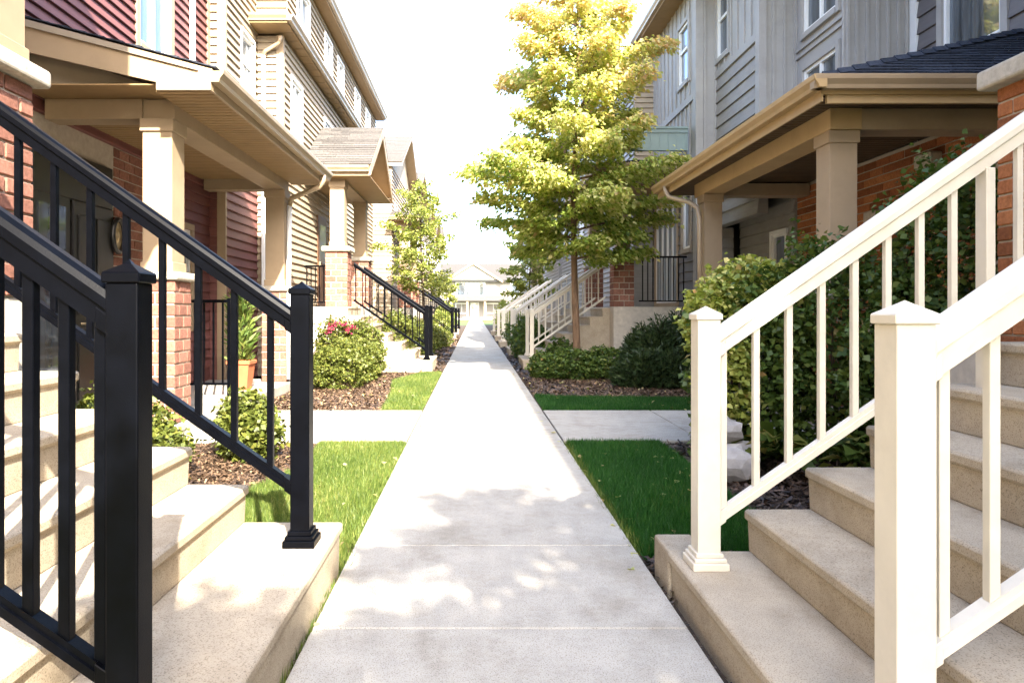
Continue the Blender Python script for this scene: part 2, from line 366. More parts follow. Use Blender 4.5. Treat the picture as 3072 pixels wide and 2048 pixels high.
# ------------------------------------------------------------------ masonry, siding, windows
def brick_clad(parent, b, faces, pl, ph, mat=BRICK, bev=.006, cap=290, proud=.012):
    """bricks laid over the faces of box b ('-x','+x','-y','+y'); each brick an object; returns count"""
    x0, x1, y0, y1, z0, z1 = b; n = 0; mb = MB(); over = False
    rows = int(round((z1 - z0) / ph)); ph = (z1 - z0) / rows; j = ph * .13
    for r in range(rows):
        za, zb = z0 + r * ph + j / 2, z0 + (r + 1) * ph - j / 2
        for fc in faces:
            ax = 0 if fc[1] == 'y' else 1
            a0, a1 = (x0, x1) if ax == 0 else (y0, y1)
            ln = a1 - a0; m = max(1, round(ln / pl)); q = ln / m
            cuts = [a0] + [a0 + (i + (.5 if r % 2 else 0)) * q for i in range(0 if r % 2 else 1, m)] + [a1]
            for u, v in zip(cuts[:-1], cuts[1:]):
                if v - u < .02: continue
                u2 = u + (j / 2 if u > a0 + 1e-6 else 0); v2 = v - (j / 2 if v < a1 - 1e-6 else 0)
                pr = proud + random.uniform(-.003, .003)
                t = .03
                if fc == '-y': bb = (u2, v2, y0 - pr, y0 + t, za, zb)
                elif fc == '+y': bb = (u2, v2, y1 - t, y1 + pr, za, zb)
                elif fc == '-x': bb = (x0 - pr, x0 + t, u2, v2, za, zb)
                else: bb = (x1 - t, x1 + pr, u2, v2, za, zb)
                # corner bricks reach round the corner so that the joint is closed
                if ax == 0:
                    if '-x' in faces and u == a0: bb = (x0 - proud - .001,) + bb[1:]
                    if '+x' in faces and v == a1: bb = (bb[0], x1 + proud + .001) + bb[2:]
                if n < cap: box('brick', bb, mat, parent, bevel=bev)
                else: mb.box(*bb); over = True
                n += 1
    if over: stuff(mb.out('brickwork', mat, parent))
def siding(house, plane, pos, face, a0, a1, z0, z1, pitch, mat, holes=(), thick=.16, name='wall', joined=False, objs=True):
    """clapboard wall. plane 'x': wall at x=pos facing face(+1/-1) along x, running a0..a1 in y; plane 'y' likewise."""
    back = pos - face * thick
    lo, hi = min(pos, back), max(pos, back)
    # backing: strips around holes
    mb = MB()
    def rect(u0, u1, w0, w1):
        if u1 - u0 < .01 or w1 - w0 < .01: return
        mb.box(lo, hi, u0, u1, w0, w1) if plane == 'x' else mb.box(u0, u1, lo, hi, w0, w1)
    zs = sorted(set([z0, z1] + [min(max(h[i], z0), z1) for h in holes for i in (2, 3)]))
    for za, zb in zip(zs[:-1], zs[1:]):
        zm = (za + zb) / 2; hs = sorted([h for h in holes if h[2] < zm < h[3]]); u = a0
        for h in hs: rect(u, h[0], za, zb); u = h[1]
        rect(u, a1, za, zb)
    wall = mb.out(name, mat, house)
    rows = max(1, int((z1 - z0) / pitch)); p = (z1 - z0) / rows
    jm = MB()
    for r in range(rows):
        za = z0 + r * p; zb = za + p; zm = (za + zb) / 2
        hs = sorted([h for h in holes if h[2] < zm < h[3]]); segs = []; u = a0
        for h in hs:
            if h[0] - u > .03: segs.append((u, h[0]))
            u = max(u, h[1])
        if a1 - u > .03: segs.append((u, a1))
        for u, v in segs:
            prof = [(pos, za + .002), (pos + face * .036, za + .004), (pos + face * .034, za + .02), (pos + face * .004, zb - .004), (pos, zb - .004)]
            m = MB()
            if plane == 'x': m.prism(prof, 'y', u, v)
            else: m.prism(prof, 'x', u, v)
            if joined: jm.add(m.v, m.f)
            else: m.out('siding_board', mat, wall)
    if joined and jm.v: stuff(jm.out('siding_boards', mat, wall))
    return wall
def battens(house, plane, pos, face, a0, a1, z0, z1, pitch, mat, holes=(), name='wall', thick=.16):
    back = pos - face * thick; lo, hi = min(pos, back), max(pos, back); mb = MB()
    zs = sorted(set([z0, z1] + [min(max(h[i], z0), z1) for h in holes for i in (2, 3)]))
    for za, zb in zip(zs[:-1], zs[1:]):
        zm = (za + zb) / 2; hs = sorted([h for h in holes if h[2] < zm < h[3]]); u = a0
        for h in list(hs) + [(a1, a1)]:
            if h[0] - u > .01 and zb - za > .01:
                mb.box(lo, hi, u, h[0], za, zb) if plane == 'x' else mb.box(u, h[0], lo, hi, za, zb)
            u = h[1]
    wall = mb.out(name, mat, house)
    n = max(1, round((a1 - a0) / pitch)); q = (a1 - a0) / n
    for i in range(n + 1):
        c = a0 + i * q; c = min(max(c, a0 + .03), a1 - .03)
        segs = []; z = z0
        for h in sorted([h for h in holes if h[0] - .03 < c < h[1] + .03], key=lambda h: h[2]):
            if h[2] - z > .05: segs.append((z, h[2]))
            z = h[3]
        if z1 - z > .05: segs.append((z, z1))
        for za, zb in segs:
            d = sorted((pos, pos + face * .028))
            b = (d[0], d[1], c - .024, c + .024, za, zb) if plane == 'x' else (c - .024, c + .024, d[0], d[1], za, zb)
            cbox('batten', b, mat, wall, .003)
    return wall
def window(house, plane, pos, face, a0, a1, z0, z1, cols=2, rows=1, mat=WINW, glass=GLASS, casing=TRIM, cw=.09, split=None):
    """cased window with sash frame, mullions and panes; children of the house"""
    def B(mb, u0, u1, w0, w1, d0, d1):
        lo, hi = sorted((pos + face * d0, pos + face * d1))
        mb.box(lo, hi, u0, u1, w0, w1) if plane == 'x' else mb.box(u0, u1, lo, hi, w0, w1)
    m = MB()   # casing
    B(m, a0 - cw, a0, z0 - cw, z1 + cw, -.05, .045); B(m, a1, a1 + cw, z0 - cw, z1 + cw, -.05, .045)
    B(m, a0, a1, z1, z1 + cw, -.05, .050); B(m, a0, a1, z0 - cw, z0, -.05, .060)
    win = m.out('window', casing, house)
    f = MB(); t = .055
    B(f, a0, a0 + t, z0, z1, -.06, .012); B(f, a1 - t, a1, z0, z1, -.06, .012)
    B(f, a0 + t, a1 - t, z1 - t, z1, -.06, .010); B(f, a0 + t, a1 - t, z0, z0 + t, -.06, .014)
    f.out('frame', mat, win)
    us = [a0 + t + (a1 - a0 - 2 * t) * i / cols for i in range(cols + 1)]
    ws = [z0 + t + (z1 - z0 - 2 * t) * i / rows for i in range(rows + 1)]
    if split: ws = [z0 + t, split, z1 - t]
    for u in us[1:-1]:
        q = MB(); B(q, u - .03, u + .03, z0 + t, z1 - t, -.055, .004); q.out('mullion', mat, win)
    for z in ws[1:-1]:
        q = MB(); B(q, a0 + t, a1 - t, z - .03, z + .03, -.058, .000); q.out('mullion', mat, win)
    for i in range(len(us) - 1):
        for j in range(len(ws) - 1):
            q = MB(); B(q, us[i] + .002, us[i + 1] - .002, ws[j] + .002, ws[j + 1] - .002, -.045, -.035); q.out('pane', glass, win)
    return win
def vbox(house, name, b, mat, **k): return box(name, b, mat, house, **k)
def shingles(roof, A, B, C, D, pitch, mat, tab=.33, cap=290, joined=False, thick=.012):
    """courses between eave A-B and ridge D-C; tabs laid as overlapping wedges"""
    A, B, C, D = map(Vector, (A, B, C, D))
    nrm = (B - A).cross(D - A).normalized()
    if nrm.z < 0: nrm = -nrm
    L = ((D - A).length + (C - B).length) / 2; rows = max(2, int(L / pitch)); n = 0; mb = MB()
    for r in range(rows):
        t0 = r / rows; t1 = min(1, (r + 1.25) / rows)
        a, b = A.lerp(D, t0), B.lerp(C, t0); d, c = A.lerp(D, t1), B.lerp(C, t1)
        w = (b - a).length
        if w < .05: continue
        m = max(1, int(w / tab)); cuts = [0] + sorted(min(max((i + random.uniform(-.22, .22) + (.5 if r % 2 else 0)) / m, 0), 1) for i in range(1, m)) + [1]
        for u, v in zip(cuts[:-1], cuts[1:]):
            if (v - u) * w < .02: continue
            gp = .004 / w; u2, v2 = u + gp, v - gp; h = thick * random.uniform(.9, 1.5)
            p = [a.lerp(b, u2), a.lerp(b, v2), d.lerp(c, v2), d.lerp(c, u2)]
            vv = [p[0] + nrm * .004, p[1] + nrm * .004, p[2] + nrm * .001, p[3] + nrm * .001, p[0] + nrm * (.004 + h), p[1] + nrm * (.004 + h), p[2] + nrm * .003, p[3] + nrm * .003]
            ff = [(0, 1, 2, 3), (4, 5, 6, 7), (0, 1, 5, 4), (1, 2, 6, 5), (2, 3, 7, 6), (3, 0, 4, 7)]
            if joined or n >= cap: mb.add(vv, ff)
            else: mesh('shingle', vv, ff, mat, roof)
            n += 1
    if mb.v: stuff(mb.out('shingles', mat, roof))
def slabpoly(name, pts, thick, mat, parent):
    """a sloping roof deck from 3 or 4 corner points, thickness downward"""
    n = len(pts); v = [tuple(p) for p in pts] + [(p[0], p[1], p[2] - thick) for p in pts]
    f = [tuple(range(n)), tuple(range(2 * n - 1, n - 1, -1))] + [(i, (i + 1) % n, (i + 1) % n + n, i + n) for i in range(n)]
    return mesh(name, v, f, mat, parent)
def gutter(parent, axis, a0, a1, pos, z, out, mat=GUT):
    """K-style gutter; pos = back face coordinate, out = outward sign"""
    pr = [(0, -.125), (.075, -.125), (.085, -.09), (.12, -.045), (.125, -.012), (.125, 0), (.112, 0), (.108, -.02), (.01, -.02), (.01, 0), (0, 0)]
    pts = [(pos + out * p, z + q) for p, q in pr]
    # pr in (horizontal, z)
    return MB().prism(pts, 'y' if axis == 'y' else 'x', a0, a1).out('gutter', mat, parent)
def soffit_boards(parent, x0, x1, y0, y1, z, mat=SOFF, pitch=.1, along='x'):
    cbs = int(((y1 - y0) if along == 'x' else (x1 - x0)) / pitch)
    for i in range(cbs):
        if along == 'x':
            a = y0 + (y1 - y0) * i / cbs; b = y0 + (y1 - y0) * (i + 1) / cbs; bb = (x0, x1, a + .010, b - .010, z, z + .012)
        else:
            a = x0 + (x1 - x0) * i / cbs; b = x0 + (x1 - x0) * (i + 1) / cbs; bb = (a + .006, b - .006, y0, y1, z, z + .012)
        cbox('soffit_board', bb, mat, parent, .002)
def column(house, x0, x1, y0, y1, z0, z1, mat=TRIM):
    c = vbox(house, 'column', (x0, x1, y0, y1, z0, z1), mat, bevel=.006)
    box('column_capital', (x0 - .02, x1 + .02, y0 - .02, y1 + .02, z1 - .13, z1 - .002), mat, c, bevel=.005)
    box('column_base', (x0 - .015, x1 + .015, y0 - .015, y1 + .015, z0, z0 + .1), mat, c, bevel=.005)
    return c
def pier(house, x0, x1, y0, y1, z0, z1, faces, ph=.12, pl=.2, capo=.06, capt=.09, mat=BRICK, capmat=STONE, bev=.006):
    p = vbox(house, 'brick_pier', (x0, x1, y0, y1, z0, z1), MORT)
    brick_clad(p, (x0, x1, y0, y1, z0, z1), faces, pl, ph, mat, bev)
    box('pier_cap', (x0 - capo, x1 + capo, y0 - capo, y1 + capo, z1 + .002, z1 + capt), capmat, p, bevel=.022, seg=3)
    return p

# ------------------------------------------------------------------ steps and railings
def make_steps(s, x1, xs, zs, y0, y1, label, group, xend, notch=None):
    """s=+1 rises to the right. x1: front edge, xs: riser positions of following steps, zs tops"""
    t = thing('concrete_steps', (s * x1, (y0 + y1) / 2, 0), label, 'steps', group)
    fr = [x1] + xs
    for i, (x, z) in enumerate(zip(fr, zs)):
        zb = -.04 if i == 0 else zs[i - 1] - .0
        a, b = sorted((s * x, s * xend))
        if i: zb = zs[i - 1] + .0005
        # body + nosing as a profile in x,z
        no = .011
        prof = [(s * (x + .010), zb), (s * (x + .004), z - .05), (s * (x - no), z - .042), (s * (x - no), z - .012), (s * (x - no + .004), z - .004), (s * (x - no + .012), z), (s * xend, z), (s * xend, zb)]
        m = MB().prism(prof, 'y', y0 + .0 * i, y1)
        m.out('step', STEP, t, bevel=.004)
    return t
def make_railing(s, xp, w, y, zb, zt, rt, rb, brt, brb, slope, length, n, sp, mat, label, group, zfoot=None, upper=True, xpost=None, bw=.022, first=.1):
    """s direction of rise, xp inner(lower) face of newel, w width, y front face; rt/rb top/bottom of top rail at newel, brt/brb of the bottom rail"""
    t = thing('stair_railing', (s * (xp + w / 2), y + w / 2, zb), label, 'railing', group)
    X = lambda x: s * x
    def SB(name, x0, x1, ya, yb, za, zb_, sl, parent, bevel=0):
        v = [];
        for x, dz in ((x0, 0), (x1, (x1 - x0) * sl)):
            v += [(X(x), ya, za + dz), (X(x), yb, za + dz), (X(x), yb, zb_ + dz), (X(x), ya, zb_ + dz)]
        return mesh(name, v, [(0, 1, 2, 3), (7, 6, 5, 4), (0, 4, 5, 1), (1, 5, 6, 2), (2, 6, 7, 3), (3, 7, 4, 0)], mat, parent, bevel=bevel)
    def newel(x, z0, z1, ww=w):
        a, b = sorted((X(x), X(x + ww))); y1 = y + ww
        ct = .034
        po = box('newel_post', (a, b, y, y1, z0, z1 - .06), mat, t, bevel=.004, seg=2)
        m = MB(); o = .007
        m.box(a - o, b + o, y - o, y1 + o, z1 - .06, z1 - .06 + ct * .75)
        c = m.out('post_cap', mat, po, bevel=.003)
        cx, cy = (a + b) / 2, (y + y1) / 2; q = o - .002; zz = z1 - .06 + ct * .75
        MB().add([(a - q, y - q, zz), (b + q, y - q, zz), (b + q, y1 + q, zz), (a - q, y1 + q, zz), (a + .03, y + .03, zz + .022), (b - .03, y + .03, zz + .022), (b - .03, y1 - .03, zz + .022), (a + .03, y1 - .03, zz + .022), (cx, cy, z1)],
                 [(0, 1, 5, 4), (1, 2, 6, 5), (2, 3, 7, 6), (3, 0, 4, 7), (4, 5, 8), (5, 6, 8), (6, 7, 8), (7, 4, 8), (3, 2, 1, 0)]).out('cap_top', mat, po)
        m = MB(); e = .028
        for k, (oo, ha, hb) in enumerate(((e, 0, .032), (e * .7, .032, .050), (e * .35, .050, .070))):
            m.box(a - oo, b + oo, y - oo, y1 + oo, z0 + ha, z0 + hb)
        m.out('post_base', mat, po, bevel=.003)
    newel(xp, zb, zt)
    xs = xp + w; yc = y + w / 2
    hw = .036
    # top rail: rounded handrail over a narrower sub rail
    th = rt - rb
    pr = [(-hw, .50), (-hw, .74), (-hw * .8, .9), (-hw * .4, 1.0), (hw * .4, 1.0), (hw * .8, .9), (hw, .74), (hw, .50), (hw * .72, .46), (hw * .72, .0), (-hw * .72, 0), (-hw * .72, .46)]
    v = []
    for x, dz in ((xs - .002, 0), (xs + length, length * slope)):
        v += [(X(x), yc + a, rb + b * th + dz) for a, b in pr]
    k = len(pr)
    f = [tuple(range(k)), tuple(range(2 * k - 1, k - 1, -1))] + [(i, (i + 1) % k, (i + 1) % k + k, i + k) for i in range(k)]
    mesh('top_rail', v, f, mat, t)
    pr2 = [(-.025, 0), (-.025, .55), (-.019, .62), (-.019, 1), (.019, 1), (.019, .62), (.025, .55), (.025, 0)]
    v = []
    for x, dz in ((xs - .002, 0), (xs + length, length * slope)):
        v += [(X(x), yc + a, brb + b * (brt - brb) + dz) for a, b in pr2]
    k = len(pr2)
    f = [tuple(range(k)), tuple(range(2 * k - 1, k - 1, -1))] + [(i, (i + 1) % k, (i + 1) % k + k, i + k) for i in range(k)]
    mesh('bottom_rail', v, f, mat, t)
    for i in range(n):
        x = xs + first + i * sp
        if x + bw > xs + length: break
        dz = (x - xs) * slope; dz2 = dz + bw * slope
        xa, xb = X(x), X(x + bw)
        v = []
        for xx, d in ((xa, dz), (xb, dz2)):
            for yy in (yc - bw / 2, yc + bw / 2): v += [(xx, yy, brt + d - .001), (xx, yy, rb + d + .001)]
        mesh('baluster', v, [(0, 1, 3, 2), (4, 6, 7, 5), (0, 4, 5, 1), (2, 3, 7, 6), (0, 2, 6, 4), (1, 5, 7, 3)], mat, t, bevel=.0015)
    SB('rail_bracket', xs, xs + .03, yc - .030, yc + .030, brb - .006, brt + .004, slope, t, .002)
    SB('rail_bracket', xs, xs + .028, yc - hw * .72 - .005, yc + hw * .72 + .005, rb - .005, rb + .4 * th, slope, t, .002)
    if upper == 'thin':
        xu = xpost; a, b = sorted((X(xu), X(xu + .04))); box('end_post', (a, b, y + .015, y + w - .015, zfoot, rb + (xu - xs) * slope + .01), mat, t, bevel=.003)
    elif upper:
        xu = xs + length; newel(xu, zfoot if zfoot is not None else zb + length * slope - .1, rt + length * slope + .1, w)
    return t
LZ = [.25 + .187 * i for i in range(7)]; LX = [1.13 + .28 * i for i in range(6)]
RZ = [.19 + .193 * i for i in range(7)]; RX = [1.255 + .28 * i for i in range(6)]
GS = 'concrete stair flights up to the porches'
make_steps(-1, .665, LX, LZ, 1.35, 3.385, 'sunlit concrete steps with black railings in the left foreground', GS, 3.4)
st = make_steps(1, .90, RX, RZ, 1.3, 3.15, 'shaded tan concrete steps with white railings in the right foreground', GS, 3.6)
box('step', (.893, 1.075, 3.1505, 3.40, -.04, .188), STEP, st, bevel=.012, seg=2)
GR = 'railings of the near stairs'
make_railing(-1, .735, .085, 3.03, .25, 1.43, 1.305, 1.20, .535, .480, .71, 1.62, 12, .162, BLACK, 'black metal railing on the far side of the left foreground steps', GR, first=.085, zfoot=1.372, bw=.027)
make_railing(-1, .80, .078, 1.62, .25, 1.425, 1.355, 1.245, .432, .385, .70, 1.6, 17, .087, BLACK, 'black metal railing nearest the camera on the left foreground steps', GR, first=.012, zfoot=1.372, bw=.028)
make_railing(1, .957, .0985, 2.925, .19, 1.318, 1.225, 1.100, .425, .372, .70, 1.85, 12, .143, WHITE, 'white railing on the far side of the right foreground steps', GR, first=.012, zfoot=.95, bw=.027, upper='thin', xpost=2.205)
make_railing(1, 1.040, .0985, 1.68, .19, 1.325, 1.255, 1.118, .455, .405, .69, 1.6, 12, .127, WHITE, 'thick white railing nearest the camera on the right foreground steps', GR, first=.030, zfoot=1.3, bw=.027, upper='thin', xpost=2.6)

# distant flights
def flight(s, y, xp, mat, lab, dx=0, far=False):
    xs = [1.25 + dx + .28 * i for i in range(6)]
    make_steps(s, .88 + dx, xs, LZ if s < 0 else RZ, y - .15, y + 1.45, 'concrete steps ' + lab, GS, 3.0 + dx)
    for k, yy in enumerate((y, y + 1.3)):
        make_railing(s, xp + dx, .085, yy, (LZ if s < 0 else RZ)[0], 1.42 if s < 0 else 1.35, 1.28, 1.18, .50, .45, .69, 1.5 if s < 0 else 1.62, 10, .15, mat,
            ('near side' if k == 0 else 'far side') + (' black' if s < 0 else ' white') + ' railing of the steps ' + lab, 'railings of the far stairs', upper=False, bw=.022, first=.1, zfoot=1.3)
flight(-1, 14.4, .97, BLACK, 'rising left beyond the clipped hedge')
flight(1, 15.4, 1.05, WHITE, 'rising right behind the street tree', dx=.2)
flight(-1, 26.5, .85, BLACK, 'rising left beyond the small green tree')
flight(1, 24.0, 1.0, WHITE, 'rising right, second beyond the street tree')
flight(-1, 38, .85, BLACK, 'far down the left side of the path')
flight(1, 36, 1.0, WHITE, 'far down the right side of the path')
flight(1, 19.6, 1.0, WHITE, 'rising right, first beyond the street tree flight', dx=.1)
flight(1, 29, 1.0, WHITE, 'rising right, third beyond the street tree')
flight(-1, 32, .85, BLACK, 'rising left, second beyond the small green tree')

# ------------------------------------------------------------------ gabled raised porch
def gable_porch(house, s, y0, y1, xg, xw, zl=1.372, pier_top=2.43, ze=4.3, za=5.65, xp=2.24, detail=True, pierw=.46, roofmat=SHL, near=False, ystep=None, colw=.31):
    """y0..y1 between outer pier faces"""
    X = lambda a, b: tuple(sorted((s * a, s * b)))
    ox = xp
    # landing block
    x0, x1 = X(ox, xw); vbox(house, 'landing', (x0, x1, y0 - .03, y1 + .03, -.04, zl), LIME, bevel=.01)
    for j, yy in enumerate((y0, y1 - pierw)):
        a, b = X(ox, ox + pierw)
        pier(house, a + .0, b, yy, yy + pierw, zl + .001, pier_top, ['-y', '+x' if s < 0 else '-x'], .095 if near else .125, .23, bev=.006, capt=.105, capo=.075)
        ca, cb = X(ox + (pierw - colw) / 2, ox + (pierw + colw) / 2); c = yy + pierw / 2
        column(house, ca, cb, c - colw / 2, c + colw / 2, pier_top + .106, ze - .16)
    yc0, yc1 = y0 + .1, y1 - .1
    a, b = X(ox + .07, ox + .39)
    vbox(house, 'beam', (a, b, yc0, yc1, ze - .158, ze + .12), TRIM)
    a, b = X(ox + .391, xw)
    vbox(house, 'beam', (a, b, yc0, yc0 + .28, ze - .158, ze + .12), TRIM)
    # roof
    oy = .38; ya, yb = y0 - oy + .15, y1 + oy - .15; ym = (ya + yb) / 2; zb = ze + .02
    rf = slabpoly('porch_roof', [(s * xg, ya, zb + .12), (s * xg, ym, za), (s * xw, ym, za), (s * xw, ya, zb + .12)], .10, TRIM, house)
    slabpoly('porch_roof', [(s * xg, yb, zb + .12), (s * xg, ym + .0, za), (s * xw, ym, za), (s * xw, yb, zb + .12)], .10, TRIM, house)
    shingles(rf, (s * (xg - .03), ya - .03, zb + .105), (s * xw, ya - .03, zb + .105), (s * xw, ym, za + .005), (s * (xg - .03), ym, za + .005), .13, roofmat, .4, cap=0 if not detail else 280, joined=not detail)
    shingles(rf, (s * (xg - .03), yb + .03, zb + .105), (s * xw, yb + .03, zb + .105), (s * xw, ym, za + .005), (s * (xg - .03), ym, za + .005), .13, roofmat, .5, joined=True)
    # rake boards and eave fascia
    for q, yy in ((0, ya), (1, yb)):
        v = []
        for xx in (s * (xg - .025), s * (xg + .01)):
            v += [(xx, yy, zb + .085), (xx, ym, za - .035), (xx, ym, za - .235), (xx, yy, zb - .115)]
        mesh('rake_board', v, [(0, 1, 2, 3), (7, 6, 5, 4), (0, 4, 5, 1), (1, 5, 6, 2), (2, 6, 7, 3), (3, 7, 4, 0)], TRIM, rf)
    a, b = X(xg + .011, xw)
    box('fascia', (a, b, ya, ya + .03, zb - .12, zb + .012), TRIM, rf)
    box('fascia', (a, b, yb - .03, yb, zb - .12, zb + .012), TRIM, rf)
    gutter(rf, 'x', a, b, ya, zb + .08, -1)
    box('soffit', (a, b, ya + .031, yb - .031, zb - .12, zb - .10), SOFF, rf)
    # gable wall, set back under the rake
    xi = s * (ox + .12); d = s * .05
    poly = [(yc0, ze + .121), (yc1, ze + .121), (ym, za - .16)]
    mesh('gable_panel', [(xi, p[0], p[1]) for p in poly] + [(xi + d, p[0], p[1]) for p in poly], [(0, 1, 2), (5, 4, 3), (0, 3, 4, 1), (1, 4, 5, 2), (2, 5, 3, 0)], TRIM, rf)
def eave_run(house, s, xw, y0, y1, z, over=.4, mat=TRIM, depth=5, roofmat=SHL):
    """main roof eave along y with soffit, fascia, gutter and sloping roof above"""
    x0, x1 = sorted((s * (xw - over), s * (xw + .0)))
    rf = slabpoly('roof', [(s * (xw - over), y0, z + .12), (s * (xw - over), y1, z + .12), (s * (xw + depth), y1, z + .12 + depth * .5), (s * (xw + depth), y0, z + .12 + depth * .5)], .08, roofmat, house)
    box('soffit', (x0, x1, y0, y1, z - .02, z), SOFF, rf)
    a, b = sorted((s * (xw - over), s * (xw - over - .02)))
    box('fascia', (a, b, y0 - .02, y1 + .02, z - .03, z + .14), mat, rf)
    gutter(rf, 'y', y0, y1, s * (xw - over - .0201), z + .14, -s)
    return rf

# ================================================================== LEFT ROW
# --- unit A (beside the camera)
A = thing('townhouse', (-5, 0, 0), 'townhouse at the left edge showing its brick pier, stone cap and cream column', 'house', 'townhouses lining the path')
vbox(A, 'wall', (-9.5, -4.56, -14, 3.85, 0, 8.1), TANS)
vbox(A, 'roof', (-9.9, -4.2, -14.3, 3.85, 8.101, 8.3), SHL)
gable_porch(A, -1, -.55, 3.88, 2.2, 4.55, detail=False, near=True, xp=2.52, pier_top=2.57, colw=.42)
vbox(A, 'unseen_shade_block', (-4.55, -2.2, -.2, 3.5, 5.7, 8.1), TANS)  # out-of-view block added to cast shade on the next unit's porch fascia

# --- unit B: red siding and low porch
B = thing('townhouse', (-5, 7.5, 0), 'red clapboard townhouse with a low tan entrance porch on brick piers', 'house', 'townhouses lining the path')
hol = [(6.55, 7.25, 4.75, 6.3), (8.82, 9.9, 4.72, 6.1)]
siding(B, 'x', -4.4, 1, 3.9, 11.3, 3.3, 7.9, .128, REDS, hol)
vbox(B, 'wall', (-9.5, -4.561, 3.86, 12.9, 0, 8.0), REDS)
window(B, 'x', -4.4, 1, 6.62, 7.18, 4.82, 6.23, 2)
window(B, 'x', -4.4, 1, 8.9, 9.82, 4.80, 6.02, 2)
vbox(B, 'corner_trim', (-4.42, -4.365, 11.16, 11.298, 3.3, 7.9), TRIM)
vbox(B, 'downspout', (-4.372, -4.30, 10.45, 10.53, 4.2, 7.9), WINW, bevel=.01)
eave_run(B, -1, 4.4, 3.9, 11.2, 7.95)
# ground floor: brick near the door, siding further on
gw = vbox(B, 'ground_wall', (-4.56, -4.42, 3.9, 9.6, 0, 3.298), MORT)
brick_clad(gw, (-4.56, -4.42, 3.9, 6.7, .15, 3.29), ['+x'], .26, .12, BRICK, .004, cap=80)
brick_clad(gw, (-4.56, -4.42, 8.35, 9.6, .15, 3.29), ['+x'], .26, .12, BRICK, .004, cap=200)
dr = vbox(B, 'door', (-4.42, -4.36, 7.42, 8.25, .17, 2.5), DOORM, bevel=.01)
for za, zb_ in ((.3, 1.1), (1.25, 2.35)):
    for ya_, yb_ in ((7.5, 7.8), (7.87, 8.17)):
        box('door_panel', (-4.362, -4.345, ya_, yb_, za, zb_), DOORM, dr, bevel=.008)
MB().tube([(-4.33, 7.52, 1.15), (-4.28, 7.52, 1.15), (-4.27, 7.6, 1.15)], .014, 8).out('handle', BRASS, dr)
sg = vbox(B, 'sidelight', (-4.42, -4.375, 6.75, 7.38, .17, 2.5), DOORM)
box('pane', (-4.374, -4.368, 6.84, 7.29, .5, 2.4), GLASSD, sg)
vbox(B, 'transom', (-4.42, -4.37, 6.75, 8.25, 2.502, 3.0), DOORM, bevel=.01)
m = MB()   # ring lamp on the wall
ring = [(-4.33, 8.30 + .20 * math.cos(t) * .62, 2.2 + .20 * math.sin(t)) for t in [i * math.pi / 12 for i in range(25)]]
m.tube(ring, .03, 8); lam = m.out('wall_lamp', DOORM, B, smooth=True)
MB().add([(-4.34 + (0.03 if k == 0 else 0), 8.30 + r * .62 * math.cos(t), 2.2 + r * math.sin(t)) for k, r in enumerate((.0, .10, .17)) for t in [i * math.pi / 8 for i in range(16)]],
   [(k * 16 + i, k * 16 + (i + 1) % 16, (k + 1) * 16 + (i + 1) % 16, (k + 1) * 16 + i) for k in range(2) for i in range(16)]).out('lamp_glass', BRASS, lam)
siding(B, 'x', -4.4, 1, 9.6, 11.3, 0.05, 3.298, .15, REDS, [(9.8, 10.6, 1.0, 2.6)], name='ground_wall')
window(B, 'x', -4.4, 1, 9.87, 10.53, 1.07, 2.53, 1, rows=2)
vbox(B, 'porch_floor', (-4.41, -2.95, 6.62, 11.45, -.03, .15), SLAB, bevel=.01)
for ya_ in (6.9, 10.95):
    pier(B, -3.40, -3.02, ya_ - .04, ya_ + .34, .151, 1.6, ['-y', '+x'], .125, .19, capo=.055, capt=.085)
    column(B, -3.36, -3.06, ya_, ya_ + .3, 1.686, 3.235)
vbox(B, 'beam', (-3.37, -3.05, 6.94, 11.2, 3.236, 3.44), TRIM, bevel=.004)
vbox(B, 'beam', (-4.36, -3.371, 6.92, 7.16, 3.236, 3.44), TRIM, bevel=.004)
vbox(B, 'beam', (-4.36, -3.371, 10.98, 11.2, 3.236, 3.44), TRIM, bevel=.004)
PY0, PY1, PXE = 6.50, 11.42, -2.52
rf = slabpoly('porch_roof', [(PXE, PY0, 3.60), (PXE, PY1, 3.60), (-4.4, PY1, 4.10), (-4.4, PY0, 4.10)], .06, TRIMD, B)
shingles(rf, (PXE + .06, PY0 - .03, 3.595), (PXE + .06, PY1 + .02, 3.595), (-4.4, PY1 + .02, 4.115), (-4.4, PY0 - .03, 4.115), .17, SHD, .4, cap=200)
mesh('gable_panel', [(x, y, z) for y in (6.70, 6.73) for x, z in ((-4.39, 3.456), (-3.06, 3.456), (-4.39, 3.90))], [(0, 1, 2), (5, 4, 3), (0, 1, 4, 3), (1, 2, 5, 4), (2, 0, 3, 5)], TRIMD, rf)
# rake fascia board (faces the camera) with return at the eave
pts = [(-4.4, 3.78), (-3.02, 3.46), (-3.02, 3.385), (PXE + .02, 3.385), (PXE + .02, 3.585), (-4.4, 4.085)]
mesh('rake_board', [(x, PY0 - .03, z) for x, z in pts] + [(x, PY0, z) for x, z in pts], [tuple(range(6)), tuple(range(11, 5, -1))] + [(i, (i + 1) % 6, (i + 1) % 6 + 6, i + 6) for i in range(6)], TRIM, rf)
mesh('drip_edge', [(x, y, z) for y in (PY0 - .052, PY0 - .031) for x, z in ((-4.4, 4.02), (PXE - .1, 3.565), (PXE - .1, 3.60), (-4.4, 4.09))], [(0, 1, 2, 3), (7, 6, 5, 4), (0, 4, 5, 1), (1, 5, 6, 2), (2, 6, 7, 3), (3, 7, 4, 0)], TRIMD, rf)
box('fascia', (PXE - .005, PXE + .02, PY0 + .001, PY1, 3.385, 3.56), TRIM, rf)
gutter(rf, 'y', PY0 - .035, PY1 + .03, PXE + .0205, 3.585, 1)
